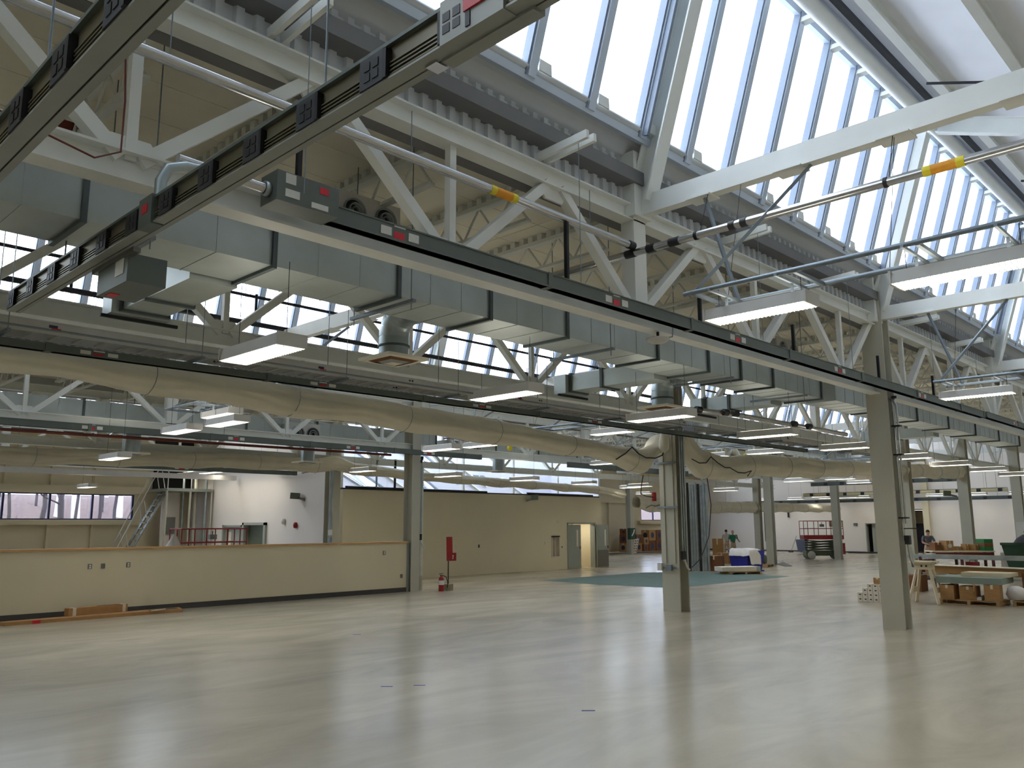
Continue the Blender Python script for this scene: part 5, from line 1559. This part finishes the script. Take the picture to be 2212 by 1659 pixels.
# --------------------------------------------------------------- sawhorse
t = thing('sawhorse', 'tan folding sawhorse holding boards beside the twin-conduit column', 'sawhorse', (24.1, 8.05, 0))
MB().box(23.85, 24.45, 7.72, 8.32, 1.06, 1.1).build('top', 'tan_plastic', t)
MB().box(23.98, 24.3, 7.8, 8.22, .88, 1.06).build('saddle', 'tan_plastic', t)
for dx, dy in ((-1, 1), (1, 1), (-1, -1), (1, -1)):
    MB().beam((24.14 + .1 * dx, 8.01 + .14 * dy, 1.0), (24.14 + .3 * dx, 8.01 + .38 * dy, 0.0), .07, .05).build('leg', 'tan_plastic', t)
for dy in (-1, 1):
    MB().box(23.93, 24.35, 8.01 + .29 * dy - .015, 8.01 + .29 * dy + .015, .28, .42).build('spreader', 'tan_plastic', t)
for dy in (-.06, .06):
    MB().box(23.976, 23.98, 7.95 + dy, 8.0 + dy, .95, 1.0).build('slot', 'black_plastic', t)
# --------------------------------------------------------------- pallet with cartons and slab
pallet('wooden_pallet', 'wooden pallet loaded with cartons beside the tan sawhorse', (24.65, 7.0), math.radians(90), 1.45, 1.0)
for i, (y, w, h, x) in enumerate(((7.5, .34, .36, 24.35), (7.02, .4, .34, 24.4), (6.45, .36, .4, 24.35))):
    carton('open_carton', ('kraft carton on the loaded pallet at its sawhorse end', 'open kraft carton in the middle of the loaded pallet', 'kraft carton with a white tag on the dumpster end of the loaded pallet')[i], (x, y), (.45, w, h), .05 * i, base=.137, flap=i == 1)
tag(MB().box(24.2, 25.0, 6.7, 6.85, .137, .22).build('paper_scrap', 'white_cloth'), 'crumpled white paper between the cartons on the loaded pallet', 'paper')
t = thing('foam_slab', 'thick grey-green foam slab laid across the cartons', 'foam slab', (24.7, 7.0, .545))
MB().prism([(24.1, 7.75, .545), (24.15, 6.2, .545), (25.5, 6.25, .545), (25.4, 7.85, .545)], (0, 0, .16)).build('slab', 'slab_green', t)
MB().prism([(24.75, 7.3, .706), (24.8, 6.15, .706), (25.6, 6.15, .706), (25.5, 7.3, .706)], (0, 0, .1)).build('sheet_stack', 'tan_plastic', t)
t = thing('timber_plank', 'long brown beam of laminated board lying over trestles behind the foam slab', 'board', (26.6, 7.4, .62))
MB().beam((27.4, 9.0, .74), (26.2, 4.6, .74), .28, .22).build('board', 'mdf_brown', t)
MB().beam((27.4, 9.0, .86), (26.2, 4.6, .86), .5, .02).build('cover_sheet', 'tape_white', t)
for y in (8.3, 5.4):
    MB().box(26.2 + (y - 4.6) * .27, 26.6 + (y - 4.6) * .27, y - .05, y + .05, 0, .63).build('trestle', 'dark_cardboard', t)
pallet('wooden_pallet', 'wooden pallet with loose parts near the green dumpster', (25.1, 5.55), math.radians(90), 1.1, 1.0)
t = thing('plastic_wrap_bundle', 'bundle of plastic wrapped rods piled on the pallet near the green dumpster', 'bundle', (25.0, 5.6, .14))
rngb = random.Random(4)
for i in range(9):
    y0 = 5.2 + .09 * i
    MB().tube([(24.7, y0, .18 + .04 * (i % 4)), (25.6, y0 + rngb.uniform(-.2, .2), .2 + .05 * (i % 3))], .035, 6).build('rod', 'galvanised' if i % 3 else 'dark_cardboard', t)
MB().lathe([(0, 0), (.18, .02), (.24, .14), (.2, .3), (.08, .36), (0, .36)], (24.75, 6.03, .14), 12).build('plastic_bag', 'white_cloth', t)
carton('brown_crate', 'dark brown crate standing on the pallet of loose rods', (25.5, 5.6), (.4, .8, .45), 0, 'dark_cardboard', base=.37)
# --------------------------------------------------------------- rack of long stock
t = thing('stock_rack', 'low rack of long metal and plastic lengths behind the sawhorse', 'rack', (29.0, 8.0, 0))
for y in (9.6, 6.2):
    for x in (28.6, 29.8):
        MB().box(x - .03, x + .03, y - .03, y + .03, 0, 1.05).build('upright', 'table_red', t)
    for z in (.35, .95):
        MB().box(28.6, 29.8, y - .03, y + .03, z - .05, z).build('crossbar', 'table_red', t)
for i in range(14):
    z = .39 if i < 8 else .99
    x = 28.68 + .15 * (i % 8)
    MB().box(x - .05, x + .05, 4.9 + .2 * (i % 3), 10.3 - .3 * (i % 4), z, z + .07 + .03 * (i % 3)).build('stock_length', ('galvanised', 'tan_plastic', 'steel_dull', 'pallet_wood')[i % 4], t)
tag(MB().box(27.9, 28.5, 9.4, 10.3, 0, .5).build('brown_bundle', 'dark_cardboard'), 'brown wrapped bundle standing behind the twin-conduit column', 'bundle')
# --------------------------------------------------------------- work table
TX, TY = 2.35, -1.75
t = thing('work_table', 'long work table on dark red legs covered with cartons', 'table', (38.4, 10.5, 0))
MB().prism([(38.2, 12.3, .9), (39.7, 10.3, .9), (40.4, 10.85, .9), (38.9, 12.85, .9)], (0, 0, .05)).build('table_top', 'tan_plastic', t)
for x, y in ((38.3, 12.3), (38.85, 12.7), (39.75, 10.42), (40.25, 10.85), (38.95, 11.4), (39.55, 11.8)):
    MB().box(x - .05, x + .05, y - .05, y + .05, 0, .9).build('leg', 'table_red', t)
MB().beam((38.25, 12.3, .82), (39.7, 10.37, .82), .05, .14).build('apron', 'table_red', t)
MB().beam((38.55, 12.5, .25), (40.0, 10.6, .25), .5, .03).build('shelf', 'table_red', t)
for i, (u, w, h, m, l) in enumerate(((.12, .5, .34, 'dark_cardboard', 'dark carton at the sawhorse end of the work table'), (.3, .55, .42, 'cardboard', 'tilted kraft carton with white labels on the work table'), (.48, .3, .18, 'pallet_wood', 'small wooden offcut block on the work table'), (.6, .3, .28, 'cardboard', 'upright kraft carton beside the open tray on the work table'), (.74, .42, .26, 'mdf_brown', 'open fronted kraft tray on the work table'))):
    x, y = 38.2 + 1.5 * u + .35, 12.3 - 2.0 * u + .28
    carton('table_carton', l, (x, y), (w * .8, w * .62, h), .9 + .1 * i, m, base=.952, mark='white_sticker' if i == 1 else None)
for i in range(3):
    x, y = 39.95, 10.75
    carton('green_case', ('green flat case at the bottom of the stack on the work table', 'brown flat case in the middle of the stack on the work table', 'green flat case topping the stack on the work table')[i], (x, y), (.5, .42, .16), .93, ('green_box', 'dark_cardboard', 'green_box')[i], base=.952 + .162 * i, tape=False)
t = thing('toolbox', 'red toolbox on the shelf of the work table', 'toolbox', (39.6, 11.2, .27))
MB().box(39.4, 39.75, 10.95, 11.4, .27, .48).build('box', 'red_paint', t)
MB().tube([(39.57, 11.05, .48), (39.57, 11.08, .55), (39.57, 11.27, .55), (39.57, 11.3, .48)], .015, 6).build('handle', 'black_plastic', t)
for i, (x, y) in enumerate(((37.75, 12.75), (38.0, 12.32))):
    t = thing('paint_bucket', ('white bucket beside the work table leg', 'white bucket with a red mark beside the work table leg')[i], 'bucket', (x, y, 0))
    MB().lathe([(0, 0), (.15, 0), (.18, .4), (.19, .4), (.19, .43), (0, .43)], (x, y, .42), 14).build('pail', 'white_sticker', t)
    MB().box(x - .19, x + .19, y - .19, y + .19, 0, .42).build('stand_crate', 'table_red', t)
    if i:
        MB().lathe([(0, 0), (.06, 0)], (x - .185, y - .0, .64), 10, 'x').build('mark', 'red_sticker', t)
tag(MB().box(40.6, 41.0, 9.95, 10.35, 0, .85).build('white_cabinet', 'white_sticker'), 'white boxed panel between the work table and the dumpster', 'box')
# --------------------------------------------------------------- dumpster
t = thing('dumpster', 'dark green dumpster heaped with black bags', 'dumpster', (38.0, 8.4, 0))
MB().add([(37.3, 9.2, .12), (39.3, 9.7, .12), (40.6, 6.8, .12), (38.5, 6.1, .12), (37.1, 9.4, 1.3), (39.3, 9.95, 1.3), (40.8, 6.7, 1.3), (38.4, 5.9, 1.3)], [(0, 1, 2, 3), (0, 1, 5, 4), (1, 2, 6, 5), (2, 3, 7, 6), (3, 0, 4, 7)]).build('skip', 'dumpster_green', t)
MB().beam((37.06, 9.42, 1.3), (38.36, 5.88, 1.3), .1, .1).build('rim', 'dumpster_green', t)
MB().beam((37.3, 9.05, .1), (38.5, 6.1, .1), .2, .2).build('skid', 'dumpster_green', t)
for p in ((37.62, 8.5), (37.74, 8.2)):
    MB().beam((p[0] - .38, p[1] + .12, .5), (p[0] - .32, p[1] - .05, 1.25), .03, .12).build('hazard_strip', 'yellow_label', t)
for i, (x, y, s) in enumerate(((38.2, 8.8, .5), (38.9, 7.9, .6), (39.3, 7.1, .55))):
    o = thing('refuse_bag', 'black refuse bag heaped in the green dumpster', 'bag', (x, y, 1.0), 'refuse bags in the dumpster')
    MB().lathe([(0, 0), (s, .1), (s * .95, .3), (s * .6, .55), (s * .15, .7), (0, .7)], (x, y, .95), 14).build('bag', 'dark_cloth', o)
t = thing('display_board', 'white board with dark diagonal marks propped beyond the dumpster', 'board', (43.0, 9.3, 0))
MB().box(42.9, 42.95, 8.4, 10.2, .9, 2.15).build('board', 'white_sticker', t)
MB().beam((42.89, 9.9, 1.75), (42.89, 9.1, 1.45), .02, .12).build('mark', 'dark_plug', t)
MB().beam((42.89, 9.0, 1.95), (42.89, 8.6, 1.5), .02, .15).build('mark', 'dark_plug', t)
for y in (8.5, 10.1):
    MB().box(42.9, 42.95, y - .03, y + .03, 0, .9).build('leg', 'dark_plug', t)

# --------------------------------------------------------------- cartons stacked at the far wall
t = thing('low_platform', 'low pale platform carrying the carton stacks by the window wall', 'platform', (52, 37.4, 0))
MB().box(47.5, 59.0, 36.9, 38.3, 0, .12).build('slab', 'tan_plastic', t)
MB().box(47.5, 59.0, 36.86, 36.9, 0, .12).build('nosing', 'steel_dull', t)
cid = 0
lab_c = 'brown carton with a blue print in the stacks by the window wall'
for x, n, w, h0 in ((50.4, 3, .8, .62), (51.5, 2, .7, .62), (53.2, 2, .9, .78), (54.1, 2, .75, .78), (55.0, 2, .85, .78), (52.4, 2, .6, .5)):
    for k in range(n):
        carton('stack_carton', lab_c, (x + .04 * k, 37.4), (w, .7, h0 if k < 2 else .42), .02 * k, 'dark_cardboard' if (cid % 3) else 'cardboard', 'cartons stacked by the window wall', tape=cid % 2 == 0, base=.122 + k * (h0 + .004), mark='navy_frame')
        cid += 1
for i in range(3):
    t = thing('radiator_panel', 'white slatted panel leaning against the carton stack', 'panel', (50.2 + .25 * i, 36.75, 0), 'white slatted panels leaning on the cartons')
    for k in range(6):
        z = .1 + .18 * k
        MB().beam((49.9 + .25 * i - .0 + .1 * k, 36.72 + .02 * k, z), (50.12 + .25 * i + .1 * k, 36.74 + .02 * k, z), .05, .1).build('slat', 'white_sticker', t)
    for dx in (0, .22):
        MB().beam((49.9 + dx + .25 * i, 36.7, .0), (50.5 + dx + .25 * i, 36.84, 1.12), .04, .03).build('side_rail', 'light_white', t)
t = thing('fan_unit', 'dark equipment box strapped to the column before the carton stacks', 'equipment', (48.8, 36.0, 1.05))
MB().box(48.75, 49.35, 35.8, 36.05, 1.05, 1.85).build('casing', 'dumpster_green', t)
MB().tube([(48.9, 35.78, 1.3), (49.1, 35.75, 1.55), (49.2, 35.78, 1.75)], .04, 6).build('strap', 'white_sticker', t)

# ================================================================== people
def skin_mesh(name, m, parent, nodes, edges, root=0, sub=2):
    """one continuous limb-and-trunk surface grown from joints: nodes = (x, y, z, rx, ry)"""
    me = bpy.data.meshes.new(name)
    me.from_pydata([n[:3] for n in nodes], edges, [])
    bm = bmesh.new()
    bm.from_mesh(me)
    ly = bm.verts.layers.skin.verify()
    for v, n in zip(bm.verts, nodes):
        v[ly].radius = (n[3], n[4])
        v[ly].use_root = False
    bm.verts.ensure_lookup_table()
    bm.verts[root][ly].use_root = True
    bm.to_mesh(me)
    bm.free()
    me.materials.append(MATS[m])
    o = bpy.data.objects.new(name, me)
    COL.objects.link(o)
    o.parent = parent
    s = o.modifiers.new('skin', 'SKIN')
    s.use_smooth_shade = True
    o.modifiers.new('subsurf', 'SUBSURF').levels = sub
    o.modifiers['subsurf'].render_levels = sub
    return o
def person(label, c, rz, shirt, trousers, hair, arms, cap=False, legs=True, lean=0.0, h=1.76):
    """faces +x in its own frame; arms = ((elbow, wrist) for left, right)"""
    t = thing('person', label, 'person', (0, 0, 0))
    k = h / 1.76
    hip, waist, chest, neck, head = (0, 0, .93), (0, 0, 1.1), (.01 + lean * .5, 0, 1.32), (lean, 0, 1.5), (.02 + lean * 1.1, 0, 1.64)
    N = [(hip[0], 0, hip[2], .13, .11), (waist[0], 0, waist[2], .135, .1), (chest[0], 0, chest[2], .16, .11), (neck[0], 0, neck[2], .055, .055), (head[0] - .005, 0, head[2] - .04, .07, .075), (head[0] + .005, 0, head[2] + .055, .075, .08)]
    E = [(0, 1), (1, 2), (2, 3), (3, 4), (4, 5)]
    sleeves_n, sleeves_e = [], []
    for i, s in enumerate((1, -1)):
        sh = (chest[0], s * .2, 1.42)
        el, wr = arms[i]
        b = len(N)
        N += [(sh[0], sh[1], sh[2], .055, .055), (el[0], el[1], el[2], .042, .042), (wr[0], wr[1], wr[2], .03, .03)]
        E += [(2, b), (b, b + 1), (b + 1, b + 2)]
        d = (Vector(wr) - Vector(el)).normalized()
        pm = Vector(wr) + d * .07
        N.append((pm.x, pm.y, pm.z, .038, .022))
        E.append((b + 2, b + 3))
        u = Vector((0, 1, 0)) if abs(d.y) < .8 else Vector((1, 0, 0))
        u = (u - d * u.dot(d)).normalized()
        nrm = d.cross(u)
        for f in range(4):
            q0 = pm + d * .03 + u * (.024 - .016 * f)
            ln = (.055, .065, .06, .048)[f]
            q1 = q0 + d * ln * .5 + nrm * .008
            q2 = q0 + d * ln + nrm * .03
            j = len(N)
            N += [(q0.x, q0.y, q0.z, .009, .009), (q1.x, q1.y, q1.z, .008, .008), (q2.x, q2.y, q2.z, .007, .007)]
            E += [(b + 3, j), (j, j + 1), (j + 1, j + 2)]
        q1 = pm + u * .045 + d * .01
        q2 = pm + u * .06 + d * .045 + nrm * .015
        j = len(N)
        N += [(q1.x, q1.y, q1.z, .011, .011), (q2.x, q2.y, q2.z, .009, .009)]
        E += [(b + 3, j), (j, j + 1)]
    for s in (1, -1):
        b = len(N)
        N += [(0, s * .1, .86, .085, .09), (.01, s * .11, .48, .058, .06), (-.01, s * .115, .1, .04, .042), (.13, s * .13, .04, .04, .035)]
        E += [(0, b), (b, b + 1), (b + 1, b + 2), (b + 2, b + 3)]
    N = [(x * k, y * k, z * k, a * k, bb * k) for x, y, z, a, bb in N]
    skin_mesh('body', 'skin', t, N, E)
    # clothes follow the same joints, a little fuller
    g = .016
    S = [(waist[0], 0, 1.0, .15, .125), (waist[0], 0, 1.14, .15, .12), (chest[0], 0, 1.33, .178, .13), (neck[0] * .9, 0, 1.47, .085, .085)]
    SE = [(0, 1), (1, 2), (2, 3)]
    for i, s in enumerate((1, -1)):
        el, wr = arms[i]
        b = len(S)
        a = Vector((chest[0], s * .2, 1.42))
        m = a.lerp(Vector(el), .85)
        S += [(a.x, a.y, a.z, .075, .075), (m.x, m.y, m.z, .06, .06)]
        SE += [(2, b), (b, b + 1)]
    skin_mesh('shirt', shirt, t, [(x * k, y * k, z * k, a * k, b * k) for x, y, z, a, b in S], SE, 1)
    if legs:
        T = [(0, 0, 1.0, .15, .12), (0, 0, .9, .15, .125)]
        TE = [(0, 1)]
        for s in (1, -1):
            b = len(T)
            T += [(0, s * .1, .82, .1, .105), (.01, s * .11, .48, .08, .082), (-.01, s * .115, .1, .066, .07)]
            TE += [(1, b), (b, b + 1), (b + 1, b + 2)]
        skin_mesh('trousers', trousers, t, [(x * k, y * k, z * k, a * k, bb * k) for x, y, z, a, bb in T], TE, 1)
        for s in (1, -1):
            skin_mesh('boot', 'boots', t, [(x * k, y * k, z * k, a * k, bb * k) for x, y, z, a, bb in [(-.03, s * .115, .1, .06, .06), (-.02, s * .12, .045, .055, .045), (.16, s * .13, .035, .05, .035)]], [(0, 1), (1, 2)], 0)
    hx, hz = head[0] * k, head[2] * k
    hm = MB()
    rows = []
    for i in range(7):
        a = math.pi / 2 * i / 6
        rows.append([(hx - .012 + .098 * math.sin(a) * math.cos(b * .5236), .088 * math.sin(a) * math.sin(b * .5236), hz + .03 + .1 * math.cos(a) - (.05 * (1 - math.cos(b * .5236)) / 2 if i == 6 else 0)) for b in range(13)])
    hm.grid(rows)
    if cap:
        hm.prism([(hx + .06, -.06, hz + .05), (hx + .17, -.04, hz + .04), (hx + .17, .04, hz + .04), (hx + .06, .06, hz + .05)], (0, 0, .012))
    hm.build('cap' if cap else 'hair', 'dark_cloth' if cap else hair, None)
    o = bpy.data.objects[-1] if False else hm_last(t)
    fx = hx + .085
    MB().prism([(fx - .01, -.013, hz - .03), (fx + .022, 0, hz - .03), (fx - .01, .013, hz - .03)], (-.006, 0, .05)).build('nose', 'skin', t)
    for s in (-1, 1):
        MB().lathe([(0, 0), (.011, .003), (0, .006)], (fx - .012, s * .03, hz + .018), 8, 'x').build('eye', 'dark_plug', t)
        MB().lathe([(0, -.008), (.026, -.006), (.024, .008), (0, .006)], (hx, s * .083, hz - .005), 8, 'y').build('ear', 'skin', t)
    MB().box(fx - .02, fx - .004, -.022, .022, hz - .058, hz - .05).build('mouth', 'dark_cardboard', t)
    t.location = c
    t.rotation_euler = (0, 0, rz)
    return t
def hm_last(t):
    o = bpy.context.scene.objects
    for x in reversed(list(bpy.data.objects)):
        if x.name.split('.')[0] in ('cap', 'hair') and x.parent is None:
            x.parent = t
            x.location = Vector(ORG[x.name])
            if 'kind' in x:
                del x['kind']
            return x
person('person in a grey shirt and tan trousers and a dark cap, standing with arms down', (48.0, 27.75, 0), math.radians(18), 'shirt_grey', 'trousers_tan', 'hair_dark', (((-.02, .27, 1.13), (.03, .29, .88)), ((-.02, -.27, 1.13), (.04, -.28, .88))), cap=True)
person('person in a green shirt and tan trousers pointing with one arm', (46.7, 26.55, 0), math.radians(48), 'shirt_green', 'trousers_tan', 'skin', (((.0, .27, 1.14), (.08, .28, .92)), ((.12, -.34, 1.2), (.3, -.5, 1.08))), h=1.73)
person('person in a slate shirt bending over cartons behind the work table', (43.2, 14.1, 0), math.radians(215), 'shirt_slate', 'trousers_tan', 'hair_dark', (((.2, .28, 1.16), (.42, .1, 1.08)), ((.2, -.28, 1.16), (.42, -.08, 1.08))), lean=.12, h=1.8)
